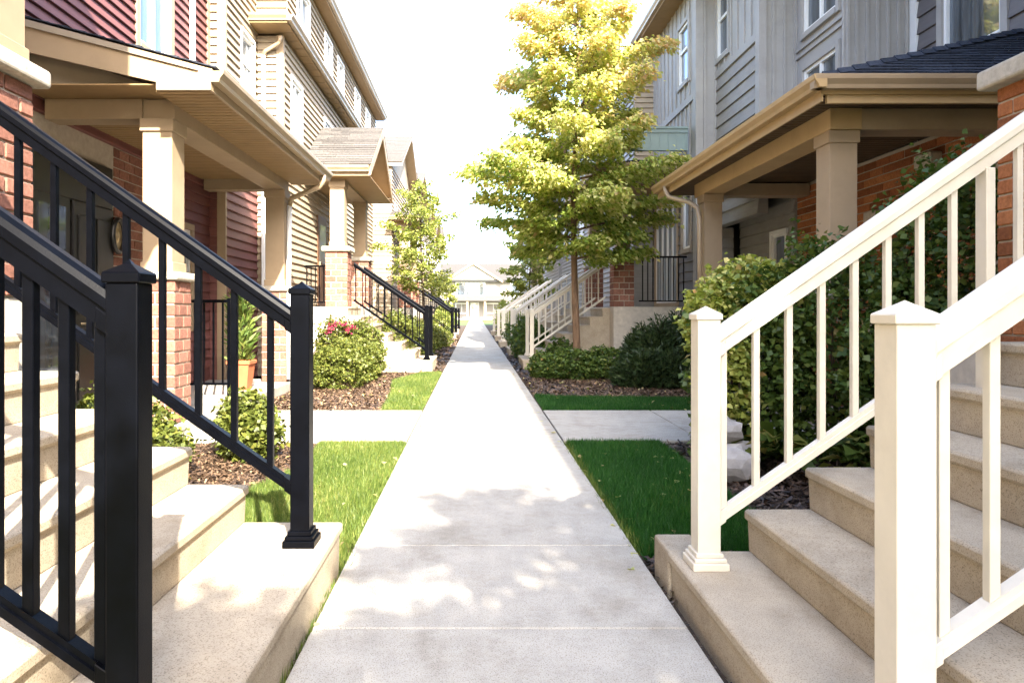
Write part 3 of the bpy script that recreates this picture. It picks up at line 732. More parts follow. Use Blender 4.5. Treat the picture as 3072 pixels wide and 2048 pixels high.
soffit_boards(rf, -3.049, PXE - .006, PY0 + .02, PY1 - .02, 3.385)
soffit_boards(rf, -4.39, -3.372, 7.17, 10.97, 3.40)
box('soffit', (-4.39, -3.05, PY0 + .002, 6.93, 3.441, 3.455), SOFF, rf)
ds = MB().tube([(PXE + .08, 11.0, 3.47), (PXE + .08, 11.0, 3.38), (PXE + .02, 11.02, 3.29), (-2.98, 11.12, 3.12), (-3.02, 11.14, 3.0)], .042, 10).out('downspout', GUT, B, smooth=True)
MB().tube([(-3.02, 11.14, 3.02), (-3.0, 11.0, 1.7), (-2.97, 10.9, 1.5), (-2.97, 10.9, .2)], .038, 10).out('downspout', WINW, B, smooth=True)

# --- unit C: tan three-storey with gabled porch
C = thing('townhouse', (-4.5, 18, 0), 'three-storey tan clapboard townhouse with a shingled gable porch, left middle distance', 'house', 'townhouses lining the path')
hol = [(12.0, 12.75, 5.2, 6.3)]
siding(C, 'x', -4.14, 1, 11.32, 12.96, 3.6, 7.6, .135, TANS, hol)
window(C, 'x', -4.14, 1, 12.06, 12.7, 5.26, 6.24, 1, rows=2, casing=WINW, cw=.06)
siding(C, 'y', 11.3, -1, -4.4, -4.14, 3.6, 7.6, .135, TANS)
vbox(C, 'corner_trim', (-4.25, -4.11, 11.262, 11.33, 3.6, 7.6), TRIM)
siding(C, 'x', -4.14, 1, 11.32, 12.96, .05, 3.598, .15, REDS, name='ground_wall')
siding(C, 'y', 11.3, -1, -4.4, -4.14, .05, 3.598, .15, REDS, name='ground_wall')
vbox(C, 'corner_trim', (-4.25, -4.11, 11.262, 11.33, .05, 3.597), TRIM)
siding(C, 'y', 12.96, -1, -4.12, -3.65, .05, 6.5, .135, TANS)
vbox(C, 'corner_trim', (-3.75, -3.62, 12.92, 13.02, .05, 6.5), TRIM)
vbox(C, 'downspout', (-4.02, -3.95, 12.85, 12.925, 1.4, 6.1), WINW, bevel=.01)
MB().tube([(-3.62, 12.75, 6.42), (-3.66, 12.78, 6.3), (-3.95, 12.88, 6.18), (-3.985, 12.89, 6.05)], .04, 8).out('downspout', GUT, C, smooth=True)
hol = [(13.45, 14.35, 4.7, 5.95), (16.4, 17.4, 4.7, 5.95), (19.6, 20.6, 4.7, 5.95)]
siding(C, 'x', -3.65, 1, 13.02, 24.4, .05, 6.5, .135, TANS, hol, joined=False)
for h in hol: window(C, 'x', -3.65, 1, h[0] + .06, h[1] - .06, h[2] + .06, h[3] - .06, 2, casing=WINW, cw=.06)
hol = [(13.5, 14.6, 6.95, 7.85), (16.0, 16.9, 6.95, 7.85), (17.5, 18.4, 6.95, 7.85), (20.0, 21.0, 6.95, 7.85), (22.0, 23.0, 6.95, 7.85)]
siding(C, 'x', -3.55, 1, 12.9, 24.4, 6.72, 8.1, .135, TANS, hol)
siding(C, 'y', 12.9, -1, -9, -3.55, 6.72, 8.1, .135, TANS, joined=True)
for h in hol: window(C, 'x', -3.55, 1, h[0] + .06, h[1] - .06, h[2] + .05, h[3] - .05, 2, casing=WINW, cw=.05)
sk = vbox(C, 'skirt_roof', (-4.5, -3.42, 12.5, 24.6, 6.56, 6.70), TRIM)
soffit_boards(sk, -3.64, -3.42, 12.5, 24.6, 6.535, pitch=.4)
box('soffit', (-4.5, -3.42, 12.45, 12.95, 6.54, 6.559), SOFF, sk)
gutter(sk, 'y', 12.42, 24.6, -3.42, 6.70, 1); gutter(sk, 'x', -4.5, -3.42, 12.5, 6.70, -1)
vbox(C, 'wall', (-9.5, -4.31, 12.95, 24.4, 0, 8.0), TANS)
vbox(C, 'roof', (-9, -4.0, 11.2, 12.6, 7.62, 7.75), SHL)
eave_run(C, -1, 3.55, 12.6, 24.6, 8.12, over=.28)
gable_porch(C, -1, 14.55, 17.9, 2.2, 3.65, xp=2.72, ze=4.22, za=5.62, detail=True, pier_top=2.55)
d = vbox(C, 'door', (-3.65, -3.60, 15.7, 16.6, 1.39, 3.5), WOODD, bevel=.01)
box('door_pane', (-3.60, -3.59, 15.85, 16.45, 2.4, 3.3), GLASSD, d)
box('handle', (-3.60, -3.56, 15.78, 15.82, 2.3, 2.42), BRASS, d)
# black guard rail on its landing
gr = thing('balcony_railing', (-3.2, 14.5, 1.37), 'short black guard rail beside the brick pier on the left raised porch', 'railing')
for z0, z1 in ((1.45, 1.48), (2.22, 2.26)): box('top_rail' if z0 > 2 else 'bottom_rail', (-3.65, -3.19, 14.60, 14.635, z0, z1), BLACK, gr, bevel=.003)
for i in range(5): cbox('baluster', (-3.60 + i * .09, -3.582 + i * .09, 14.608, 14.626, 1.482, 2.218), BLACK, gr)

# --- units D, E further left, and F
def far_gable_house(s, y0, y1, xw, ze, za, label, wallmat, px=2.1, porch=True, gables=2):
    h = thing('townhouse', (s * 5, (y0 + y1) / 2, 0), label, 'house', 'townhouses lining the path')
    X = lambda a, b: tuple(sorted((s * a, s * b)))
    a, b = X(xw + .161, xw + 6); vbox(h, 'wall', (a, b, y0, y1, 0, ze - .1), wallmat)
    hs = []
    n = int((y1 - y0) / 2.2)
    for i in range(n):
        c = y0 + (i + .5) * (y1 - y0) / n
        hs += [(c - .45, c + .45, 4.0, 5.3)]
    siding(h, 'x', s * xw, -s, y0, y1, .05, ze, .15, wallmat, hs, joined=True)
    for q in hs: window(h, 'x', s * xw, -s, q[0] + .06, q[1] - .06, q[2] + .06, q[3] - .06, 2, casing=WINW, cw=.06)
    if xw < 3.8: siding(h, 'y', y0, -1, *X(xw + .001, xw + 3), .05, ze, .15, wallmat, joined=True, thick=.1)
    L = (y1 - y0) / gables
    for g_ in range(gables):
        ya, yb = y0 + g_ * L, y0 + (g_ + 1) * L; ym = (ya + yb) / 2
        P = [(ya, ze), (yb, ze), (ym, za - .1)]
        mesh('gable_wall', [(s * xw, p[0], p[1]) for p in P] + [(s * (xw + .15), p[0], p[1]) for p in P], [(0, 1, 2), (5, 4, 3), (0, 3, 4, 1), (1, 4, 5, 2), (2, 5, 3, 0)], wallmat, h)
        rf = slabpoly('roof', [(s * (xw - .4), ya - .15, ze), (s * (xw - .4), ym, za), (s * (xw + 5), ym, za), (s * (xw + 5), ya - .15, ze)], .14, TRIM, h)
        slabpoly('roof', [(s * (xw - .4), yb + .15, ze), (s * (xw - .4), ym, za), (s * (xw + 5), ym, za), (s * (xw + 5), yb + .15, ze)], .14, TRIM, h)
        shingles(rf, (s * (xw - .42), ya - .18, ze), (s * (xw + 5), ya - .18, ze), (s * (xw + 5), ym, za + .01), (s * (xw - .42), ym, za + .01), .16, SHL, .6, joined=True)
        shingles(rf, (s * (xw - .42), yb + .18, ze), (s * (xw + 5), yb + .18, ze), (s * (xw + 5), ym, za + .01), (s * (xw - .42), ym, za + .01), .16, SHL, .6, joined=True)
    return h
def hip_porch(h, s, y0, y1, xp, xw, zl, ze, zr, roofmat, pt=2.45, over=.45, gut=GUT, cmat=TRIM):
    X = lambda a, b: tuple(sorted((s * a, s * b)))
    a, b = X(xp, xw); vbox(h, 'landing', (a, b, y0, y1, -.04, zl), LIME, bevel=.01)
    for yy in (y0 + .02, y1 - .47):
        a, b = X(xp + .02, xp + .45)
        pier(h, a, b, yy, yy + .45, zl + .001, pt, ['-y', '-x' if s > 0 else '+x'], .125, .22)
        a, b = X(xp + .09, xp + .38); column(h, a, b, yy + .07, yy + .37, pt + .09, ze - .14, cmat)
    a, b = X(xp + .08, xp + .39); vbox(h, 'beam', (a, b, y0 + .08, y1 - .08, ze - .139, ze), TRIM)
    a, b = X(xp + .391, xw); vbox(h, 'beam', (a, b, y0 + .08, y0 + .38, ze - .139, ze), TRIM)
    xo = xp - over; ya, yb = y0 - over, y1 + over; z = ze + .16; i = 1.1
    rf = slabpoly('porch_roof', [(s * xo, ya, z), (s * xw, ya, z), (s * xw, ya + i, zr), (s * (xo + i), ya + i, zr)], .05, TRIMD, h)
    slabpoly('porch_roof', [(s * xo, ya, z), (s * xo, yb, z), (s * (xo + i), yb - i, zr), (s * (xo + i), ya + i, zr)], .05, TRIMD, h)
    slabpoly('porch_roof', [(s * (xo + i), ya + i, zr), (s * xw, ya + i, zr), (s * xw, yb - i, zr), (s * (xo + i), yb - i, zr)], .05, TRIMD, h)
    shingles(rf, (s * xo, ya, z), (s * xw, ya, z), (s * xw, ya + i, zr), (s * (xo + i), ya + i, zr), .15, roofmat, .4, joined=True)
    a, b = X(xo, xw); box('fascia', (a, b, ya, ya + .02, ze, z - .001), TRIM, rf); box('soffit', (a + .02, b - .02, ya + .03, yb - .03, ze + .001, ze + .02), SOFF, rf)
    gutter(rf, 'x', a, b, ya, z + .005, -1)
    a, b = X(xo, xo - .02); box('fascia', (a, b, ya, yb, ze, z - .002), TRIM, rf); gutter(rf, 'y', ya, yb, s * (xo - .0201), z + .004, -s)
D = far_gable_house(-1, 24.6, 39.5, 3.0, 6.6, 8.5, 'tan gabled townhouse with a hipped porch, behind the small green tree on the left', TANS)
hip_porch(D, -1, 24.3, 28.6, 2.3, 3.0, 1.37, 4.45, 5.0, SHL, over=.3)
E = far_gable_house(-1, 39.8, 60, 3.0, 6.4, 8.2, 'farthest townhouse at the end of the left row', TANS, gables=3)

# ================================================================== RIGHT ROW
RA = thing('townhouse', (5.5, 0, 0), 'townhouse at the right edge showing its orange brick pier and stone cap', 'house', 'townhouses lining the path')
vbox(RA, 'wall', (4.75, 10, -14, 4.4, 0, 8.1), GREYS)
vbox(RA, 'roof', (4.45, 10.3, -14.3, 4.4, 8.101, 8.3), SHD)
vbox(RA, 'landing', (3.61, 4.749, -1.6, 4.3, -.04, 1.36), LIME)
vbox(RA, 'landing', (2.95, 3.609, 3.4, 4.3, -.04, 1.05), LIME)
pier(RA, 3.27, 3.74, 3.79, 4.26, 1.051, 2.68, ['-y', '-x'], .095, .24, capo=.085, capt=.125, mat=BRICKO)
column(RA, 3.40, 3.70, 3.87, 4.18, 2.806, 4.3)
column(RA, 3.01, 3.32, -1.5, -1.2, 1.361, 4.3)
vbox(RA, 'landing', (2.95, 3.609, -1.6, 1.2, -.04, 1.36), LIME)
vbox(RA, 'porch_roof', (2.83, 4.749, -3.2, 4.42, 4.301, 4.5), TRIM)

RB = thing('townhouse', (5.5, 10, 0), 'grey board-and-batten townhouse with a hipped dark-shingled porch, right foreground', 'house', 'townhouses lining the path')
vbox(RB, 'wall', (6.77, 11, 4.41, 10.2, 0, 8.1), GREYS)
vbox(RB, 'wall', (5.77, 11, 10.46, 17.4, 0, 8.1), GREYS)
# a: recessed charcoal clapboard with a window
hol = [(8.45, 9.66, 4.7, 6.5)]
siding(RB, 'x', 6.6, -1, 4.5, 10.3, 3.4, 8.1, .24, DKS, hol)
window(RB, 'x', 6.6, -1, 8.52, 9.59, 4.77, 6.43, 1, casing=GREYB, cw=.11)
vbox(RB, 'corner_trim', (6.55, 6.62, 10.14, 10.298, 3.4, 8.1), WINW)
# b: batten wall facing the camera
battens(RB, 'y', 10.3, -1, 5.6, 6.54, 3.4, 8.1, .165, GREYB)
# c
hol = [(10.44, 11.66, 4.4, 5.42), (10.44, 11.66, 5.88, 7.3)]
battens(RB, 'x', 5.6, -1, 10.312, 11.895, 3.4, 8.1, 1.6, GREYB, hol)
window(RB, 'x', 5.6, -1, 10.52, 11.58, 4.47, 5.35, 2, casing=GREYB)
window(RB, 'x', 5.6, -1, 10.52, 11.58, 5.97, 7.2, 2, casing=GREYB)
for z in (5.62, 5.74): vbox(RB, 'band_board', (5.565, 5.599, 10.33, 11.87, z, z + .05), GREYB)
# d
battens(RB, 'y', 11.9, -1, 5.0, 5.6, 3.4, 8.1, .2, GREYB)
vbox(RB, 'corner_trim', (4.93, 5.06, 11.83, 12.0, 3.4, 8.1), GREYB)
# e
hol = [(13.35, 14.1, 6.35, 7.9)]
battens(RB, 'x', 5.0, -1, 12.0, 14.25, 6.2, 8.1, .32, GREYB, hol)
siding(RB, 'x', 5.0, -1, 12.0, 14.25, 3.0, 6.05, .25, GREYS)
vbox(RB, 'band_board', (4.955, 5.1, 12.0, 14.25, 6.051, 6.199), GREYB)
window(RB, 'x', 5.0, -1, 13.42, 14.03, 6.42, 7.82, 1, split=7.2, casing=GREYB)
# f, g
vbox(RB, 'corner_trim', (4.56, 4.72, 14.08, 14.262, .05, 8.1), GREYB)
battens(RB, 'y', 14.1, -1, 4.72, 5.0, .05, 8.1, .3, GREYB)
hol = [(14.55, 15.4, 6.2, 7.6)]
battens(RB, 'x', 4.6, -1, 14.27, 17.5, 5.85, 8.1, .34, GREYB, hol)
window(RB, 'x', 4.6, -1, 14.62, 15.33, 6.27, 7.53, 1, split=7.0, casing=GREYB)
vbox(RB, 'band_board', (4.555, 4.7, 14.27, 17.5, 5.70, 5.849), GREYB)
battens(RB, 'x', 4.6, -1, 14.27, 17.5, 4.2, 5.699, .3, GREYB)
hol = [(15.35, 17.3, 1.4, 3.9), (14.4, 15.1, 2.55, 3.9)]
siding(RB, 'x', 4.6, -1, 14.27, 17.5, .05, 4.199, .2, DKS, hol, name='ground_wall')
window(RB, 'x', 4.6, -1, 15.42, 17.23, 1.47, 3.83, 4, glass=GLASS)
window(RB, 'x', 4.6, -1, 14.47, 15.03, 2.62, 3.83, 1, glass=GLASSD, casing=TRIMD)
rfm = eave_run(RB, 1, 4.6, 4.5, 17.75, 8.12, over=.42, roofmat=SHD)
box('soffit', (4.6, 6.6, 4.5, 14.0, 8.10, 8.119), SOFF, rfm)
box('soffit', (4.18, 9, 17.45, 17.75, 8.095, 8.1), SOFF, rfm)
# recessed entrance wall of brick under the porch
ew = vbox(RB, 'entrance_wall', (5.53, 5.7, 6.6, 11.7, -.04, 3.4), MORT)
brick_clad(ew, (5.53, 5.7, 7.4, 11.68, 1.1, 3.36), ['-x'], .3, .115, BRICKO, .006, cap=292)
siding(RB, 'x', 5.5, -1, 11.72, 14.1, .05, 3.4, .2, GREYS, [(11.95, 12.65, 1.5, 2.75)], name='ground_wall')
window(RB, 'x', 5.5, -1, 12.02, 12.58, 1.57, 2.68, 1, rows=2, casing=WINW, cw=.06)
siding(RB, 'y', 14.1, -1, 4.72, 5.34, .05, 3.0, .2, GREYS, name='ground_wall', thick=.1)
vbox(RB, 'stone_block', (5.36, 5.53, 8.05, 8.35, 3.0, 3.18), STONE, bevel=.02)
vbox(RB, 'stone_block', (5.40, 5.53, 9.2, 9.5, 2.35, 2.65), STONE, bevel=.015)
vbox(RB, 'porch_floor', (3.62, 5.52, 6.7, 11.7, -.03, .15), SLAB, bevel=.01)
wl = MB().box(5.44, 5.52, 7.86, 7.94, 2.62, 2.82).out('coach_light', DOORM, RB, bevel=.01)
MB().lathe([(.02, 2.52), (.075, 2.56), (.085, 2.80), (.02, 2.92)], 5.34, 7.9, 8).out('lamp_glass', GLASSD, wl)
for ya_ in (7.15, 11.05):
    pier(RB, 3.67, 4.06, ya_ - .05, ya_ + .34, .151, 1.42, ['-y', '-x'], .12, .2, capo=.12, capt=.09, mat=BRICKO, capmat=LIME)
    vbox(RB, 'pier_base', (3.58, 4.12, ya_ - .12, ya_ + .4, .1505, .30), LIME, bevel=.01)
    column(RB, 3.72, 4.01, ya_, ya_ + .29, 1.511, 3.18)
vbox(RB, 'beam', (3.70, 4.03, 7.1, 11.5, 3.181, 3.40), TRIM_BOUNCE, bevel=.004)
vbox(RB, 'beam', (4.031, 5.5, 7.12, 7.42, 3.181, 3.40), TRIM, bevel=.004)
vbox(RB, 'beam', (4.031, 5.5, 11.2, 11.48, 3.181, 3.38), TRIM, bevel=.004)
GX, GY = 3.40, 6.66
rf = slabpoly('porch_roof', [(GX, GY, 3.56), (6.58, GY, 3.56), (6.58, 8.2, 4.62)], .05, TRIMD, RB)
slabpoly('porch_roof', [(GX, GY, 3.56), (6.58, 8.2, 4.62), (6.58, 12.3, 4.62), (GX, 12.6, 3.56)], .05, TRIMD, RB)
shingles(rf, (GX - .04, GY - .05, 3.56), (6.58, GY - .05, 3.56), (6.58, 8.2, 4.635), (6.5, 8.18, 4.62), .15, SHD, .33, cap=290)
hp0, hp1 = Vector((GX - .02, GY - .02, 3.59)), Vector((6.58, 8.2, 4.67))
for i in range(16):
    a = hp0.lerp(hp1, i / 16); b = hp0.lerp(hp1, (i + 1.15) / 16)
    MB().add([a + Vector((-.02, -.10, -.05)), a + Vector((0, 0, .03)), a + Vector((.03, .12, .0)), b + Vector((-.02, -.10, -.07)), b + Vector((0, 0, .01)), b + Vector((.03, .12, -.02))],
             [(0, 1, 4, 3), (1, 2, 5, 4), (0, 3, 5, 2), (0, 2, 1), (3, 4, 5)]).out('hip_shingle', SHD, rf)
box('fascia', (GX, 6.58, GY, GY + .02, 3.405, 3.545), TRIM_BOUNCE, rf)
box('fascia', (GX - .02, GX, GY, 12.6, 3.335, 3.545), TRIM_BOUNCE, rf)
gutter(rf, 'x', GX - .13, 6.58, GY - .001, 3.565, -1, TRIM); gutter(rf, 'y', GY - .12, 12.62, GX - .0205, 3.565, -1, TRIM_BOUNCE)
box('frieze_board', (GX + .05, 5.5, GY + .021, GY + .06, 3.325, 3.45), TRIM_BOUNCE, rf)
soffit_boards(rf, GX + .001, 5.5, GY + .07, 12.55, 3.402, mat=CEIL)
MB().tube([(3.32, 11.9, 3.46), (3.33, 11.9, 3.36), (3.36, 11.8, 3.25), (3.56, 11.3, 3.08), (3.63, 11.1, 2.95), (3.64, 11.05, 2.8), (3.64, 11.02, 1.55)], .04, 10).out('downspout', GUT, RB, smooth=True)

RC = far_gable_house(1, 17.52, 32, 4.1, 8.0, 9.4, 'tan and grey townhouse partly hidden behind the street tree, right side', GREYS)
siding(RC, 'y', 17.5, -1, 4.1, 4.6, 4.7, 8.1, .135, TANS, joined=False)
hip_porch(RC, 1, 14.85, 18.9, 3.02, 4.54, 1.37, 4.25, 4.72, SHD, over=.35, pt=2.42)
pp = vbox(RC, 'parapet', (3.35, 4.54, 14.55, 14.65, 4.70, 5.15), TEAL)
for i in range(7): cbox('parapet_batten', (3.38 + i * .185, 3.395 + i * .185, 14.535, 14.549, 4.74, 5.06), TEAL, pp)
box('coping', (3.31, 4.54, 14.50, 14.7, 5.151, 5.20), TEAL, pp, bevel=.006); box('parapet_band', (3.34, 4.54, 14.525, 14.549, 5.07, 5.15), TEAL, pp)
gr = thing('balcony_railing', (4.0, 14.7, 1.37), 'black guard rail between brick pier and wall on the right raised porch', 'railing')
box('top_rail', (3.53, 4.56, 14.66, 14.70, 2.42, 2.46), BLACK, gr, bevel=.003); box('bottom_rail', (3.53, 4.56, 14.665, 14.695, 1.48, 1.51), BLACK, gr, bevel=.003)
for i in range(9): cbox('baluster', (3.60 + i * .11, 3.622 + i * .11, 14.67, 14.69, 1.512, 2.418), BLACK, gr)
RD = far_gable_house(1, 32.3, 58, 4.0, 6.4, 8.2, 'farthest townhouse at the end of the right row', GREYS, gables=3)
hip_porch(RD, 1, 33.5, 37.5, 3.0, 4.0, 1.37, 4.25, 4.7, SHL, over=.3)

# --- house closing the view
PALE = simple('pale_siding', (.24, .215, .19), .7, .06, 2, 60, .05)
Z = thing('house', (0, 98, 0), 'pale two-storey house with a white porch closing the end of the path', 'house')
siding(Z, 'y', 95, -1, -14, 14, 0, 5.5, .28, PALE, [(-2.6, 1.4, 3.2, 5.2), (5, 7.5, 3.2, 5.0), (-9, -6.5, 3.2, 5.0)], joined=True)
window(Z, 'y', 95, -1, -2.5, 1.3, 3.3, 5.1, 3, mat=WINW, casing=WINW, cw=.2)
window(Z, 'y', 95, -1, 5.1, 7.4, 3.3, 4.9, 2, casing=WINW, cw=.15); window(Z, 'y', 95, -1, -8.9, -6.6, 3.3, 4.9, 2, casing=WINW, cw=.15)
vbox(Z, 'wall', (-14, 14, 95.17, 103, 0, 5.4), PALE)
rf = slabpoly('roof', [(-14.5, 94.4, 5.5), (14.5, 94.4, 5.5), (14.5, 99, 8.0), (-14.5, 99, 8.0)], .2, SHL, Z)
slabpoly('roof', [(-14.5, 103.6, 5.5), (14.5, 103.6, 5.5), (14.5, 99, 8.0), (-14.5, 99, 8.0)], .2, SHL, Z)
mesh('gable_wall', [(-4, 94.3, 5.5), (3.6, 94.3, 5.5), (-.2, 94.3, 7.7), (-4, 98, 5.5), (3.6, 98, 5.5), (-.2, 98.6, 7.7)], [(0, 1, 2), (5, 4, 3), (0, 3, 4, 1), (1, 4, 5, 2), (2, 5, 3, 0)], PALE, Z)
for a, b in (((-4.3, 5.35), (-.2, 7.95)), ((3.9, 5.35), (-.2, 7.95))):
    mesh('rake_board', [(a[0], y, a[1]) for y in (94.0, 94.29)] + [(b[0], y, b[1]) for y in (94.0, 94.29)] + [(a[0], y, a[1] - .3) for y in (94.0, 94.29)] + [(b[0], y, b[1] - .35) for y in (94.0, 94.29)],
         [(0, 2, 6, 4), (1, 5, 7, 3), (0, 1, 3, 2), (4, 6, 7, 5), (0, 4, 5, 1), (2, 3, 7, 6)], TRIM, rf)
vbox(Z, 'eave_board', (-14.3, 14.3, 94.35, 94.5, 5.2, 5.45), DOORM)
pr = slabpoly('porch_roof', [(-3.6, 92.2, 2.75), (5.0, 92.2, 2.75), (4.4, 94.9, 3.3), (-3.0, 94.9, 3.3)], .2, SHL, Z)
for x in (-3.2, -1.0, 1.4, 4.4): column(Z, x - .14, x + .14, 92.4, 92.7, 0, 2.54, TRIM)
vbox(Z, 'porch_floor', (-3.5, 4.9, 92.1, 94.99, 0, .15), SLAB)
d = vbox(Z, 'door', (-.6, .6, 94.9, 94.99, .16, 2.4), WINW, bevel=.02)
box('door_pane', (-.4, .4, 94.88, 94.899, 1.4, 2.2), GLASSD, d)
for x0, x1 in ((-2.6, -1.0), (1.6, 3.6)):
    window(Z, 'y', 94.97, -1, x0, x1, .9, 2.2, 2, casing=WINW, cw=.1, glass=GLASSD)

# ------------------------------------------------------------------ vegetation
def tree(name, base, zc0, ztop, rad, nb, nl, size, mat, bark, seed, label, tr=.075, tintf=None, twig=.55, group=None, lean=(0, 0), leafup=.6):
    rg = np.random.default_rng(seed); rnd = random.Random(seed)
    bx, by = base; t = thing(name, (bx, by, 0), label, 'tree', group)
    H_ = ztop
    def axis(z): return Vector((bx + lean[0] * z + .05 * math.sin(z * .8 + seed), by + lean[1] * z + .05 * math.cos(z * .9), z))
    zz = np.linspace(-.05, ztop * .93, 14)
    MB().tube([axis(z) for z in zz], [max(.012, tr * (1.25 if z < .05 else 1) * (1 - .85 * (z / ztop))) for z in zz], 10).out('trunk', bark, t, smooth=True)
    P = []; Dd = []; br = MB()
    for i in range(nb):
        u = (i + rnd.random() * .6) / nb; z = zc0 + (ztop - zc0) * (u ** 1.05) * .97
        ang = i * 2.39996 + rnd.uniform(-.35, .35)
        L = rad(z) * rnd.uniform(.62, 1.2)
        rise = (.25 + .5 * u) * L * rnd.uniform(.6, 1.1)
        a = axis(z - .25 * L * .3); dr_ = Vector((math.cos(ang), math.sin(ang), 0)); side = Vector((-dr_.y, dr_.x, 0))
        bend = rnd.uniform(-.25, .25)
        def pt(s): return a + dr_ * L * s + side * bend * L * s * s + Vector((0, 0, rise * (s - .42 * s * s * 1.1)))
        br.tube([pt(s) for s in (0, .25, .5, .75, 1)], [tr * .34, tr * .25, tr * .17, tr * .1, .004], 5)
        k = max(8, int(nl / nb * (L / .9)))
        s = rg.uniform(.18, 1.02, k) ** .75
        nt_ = max(4, int(L * 9)); tw = rg.integers(0, nt_, k); sg = np.where(tw % 2 == 0, 1, -1)
        s = (tw + .5) / nt_ * .9 + .14 + rg.normal(0, .012, k); s = np.clip(s, .05, 1.05)
        r = rg.uniform(0, 1, k) ** .8 * twig * L * (.95 - .62 * np.clip(s, 0, 1)) * .8
        b = np.array([pt(q) for q in s]); dn = np.array(dr_); sn = np.array(side)
        tdir = sn * sg[:, None] * .8 + dn * .6
        p = b + tdir * r[:, None] + rg.normal(0, .06, (k, 3)); p[:, 2] += -.16 * r + rg.normal(0, .03, k)
        P.append(p); Dd.append(np.tile(dn, (k, 1)) * .6 + tdir * .5 + np.array([0, 0, -.35]))
    stuff_o = br.out('limbs', bark, t, smooth=True)
    P = np.concatenate(P); Dd = np.concatenate(Dd); N = len(P)
    V = leaves(P, size, rg, .36, leafup, Dd)
    ax = np.array([bx, by]); rr = np.linalg.norm(P[:, :2] - ax, axis=1) / np.array([max(.3, rad(z)) for z in P[:, 2]])
    base_t = tintf(P, rr, rg) if tintf else rg.beta(2, 2, N)
    cr = polys('crown', V, mat, t, base_t)
    return t
def maple_r(z):
    pts = [(2.0, .9), (2.4, 1.4), (3.2, 1.75), (4.1, 2.0), (4.8, 1.45), (5.5, 1.5), (6.3, 1.5), (7.1, 1.15), (7.7, .8), (8.6, .15)]
    return float(np.interp(z, [p[0] for p in pts], [p[1] for p in pts]))
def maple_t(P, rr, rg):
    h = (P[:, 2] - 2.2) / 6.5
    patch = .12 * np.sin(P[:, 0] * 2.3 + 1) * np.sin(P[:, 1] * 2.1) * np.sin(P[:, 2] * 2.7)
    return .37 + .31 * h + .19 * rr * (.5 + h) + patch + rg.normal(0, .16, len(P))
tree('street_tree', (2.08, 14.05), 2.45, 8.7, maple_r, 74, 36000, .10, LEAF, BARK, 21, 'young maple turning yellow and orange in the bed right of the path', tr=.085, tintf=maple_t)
sm = lambda z: float(np.interp(z, [1.7, 2.3, 3.2, 4.3, 5.4], [.6, 1.05, 1.15, .9, .2]))
tree('street_tree', (-1.62, 21.3), 1.9, 5.4, sm, 44, 8500, .09, LEAFB, BARKD, 33, 'small feathery green tree left of the path', tr=.05)
tree('street_tree', (-1.8, 44), 1.0, 3.6, lambda z: float(np.interp(z, [.8, 1.6, 2.6, 3.6], [.5, .95, .9, .2])), 22, 2600, .14, LEAFB, BARKD, 35, 'tiny distant tree far down the left side of the path', tr=.05)
tree('street_tree', (2.4, 30), 1.6, 5.6, lambda z: float(np.interp(z, [1.3, 2.6, 4.2, 5.6], [.6, 1.3, 1.1, .2])), 34, 5000, .14, LEAFB, BARKD, 36, 'farther green tree half hidden behind the maple, right of the path', tr=.06)
tree('street_tree', (2.95, -3.5), 2.3, 6.6, lambda z: float(np.interp(z, [2.0, 3.2, 4.6, 6.6], [.9, 1.8, 1.7, .3])), 46, 15000, .12, LEAF, BARK, 37, 'maple behind the camera whose leaves dapple the near path', tr=.08)

def shrub(name, blobs, n, size, mat, seed, label, cat='shrub', up=.4, wid=.42, tint=None, stems=True, group=None, shell=.55, flat=None):
    """blobs: (cx, cy, cz, rx, ry, rz); leaves lie in the outer shell with an uneven, clumped outline"""
    rg = np.random.default_rng(seed); vol = np.array([b[3] * b[4] + b[3] * b[5] + b[4] * b[5] for b in blobs]); P = []
    for b, q in zip(blobs, vol / vol.sum()):
        k = int(n * q); d = rg.normal(0, 1, (k, 3)); d /= np.linalg.norm(d, axis=1)[:, None]
        lump = 1 + .13 * np.sin(d[:, 0] * 7 + seed) * np.sin(d[:, 1] * 6 + 2) + .10 * np.sin(d[:, 2] * 11 + d[:, 0] * 5)
        if flat: dd = d / np.maximum(np.abs(d).max(1)[:, None], 1e-6); d = d * (1 - flat) + dd * flat
        r = (shell + (1 - shell) * rg.uniform(0, 1, k) ** .5) * lump * (1 + rg.exponential(.035, k))
        P.append(np.array(b[:3]) + d * r[:, None] * np.array(b[3:6]))
    P = np.concatenate(P); P = P[P[:, 2] > .0]; N = len(P)
    c = np.mean([b[:2] for b in blobs], 0)
    t = thing(name, (c[0], c[1], 0), label, cat, group)
    tt = rg.beta(2, 2.4, N) if tint is None else tint(P, rg)
    polys('foliage', leaves(P, size, rg, wid, up), mat, t, tt)
    if stems:
        m = MB(); rnd = random.Random(seed)
        for b in blobs:
            for i in range(7):
                a = rnd.uniform(0, 6.28); q = rnd.uniform(.2, .75)
                m.tube([(b[0] + .05 * math.cos(a), b[1] + .05 * math.sin(a), -.02), (b[0] + b[3] * q * .5 * math.cos(a), b[1] + b[4] * q * .5 * math.sin(a), b[2] * .6), (b[0] + b[3] * q * math.cos(a), b[1] + b[4] * q * math.sin(a), b[2] + b[5] * .4)], [.012, .009, .004], 5)
        m.out('stems', BARKD, t)
    return t
shrub('shrub', [(-2.85, 5.45, .32, .42, .4, .38), (-2.5, 5.25, .2, .3, .3, .25)], 5200, .05, LEAFX, 41, 'rounded green shrub behind the left steps, partly hidden by the newel post')
shrub('shrub', [(-2.05, 6.1, .28, .26, .25, .32), (-1.95, 5.95, .2, .28, .2, .22)], 3600, .05, LEAFX, 42, 'small leafy shrub beside the left side path')
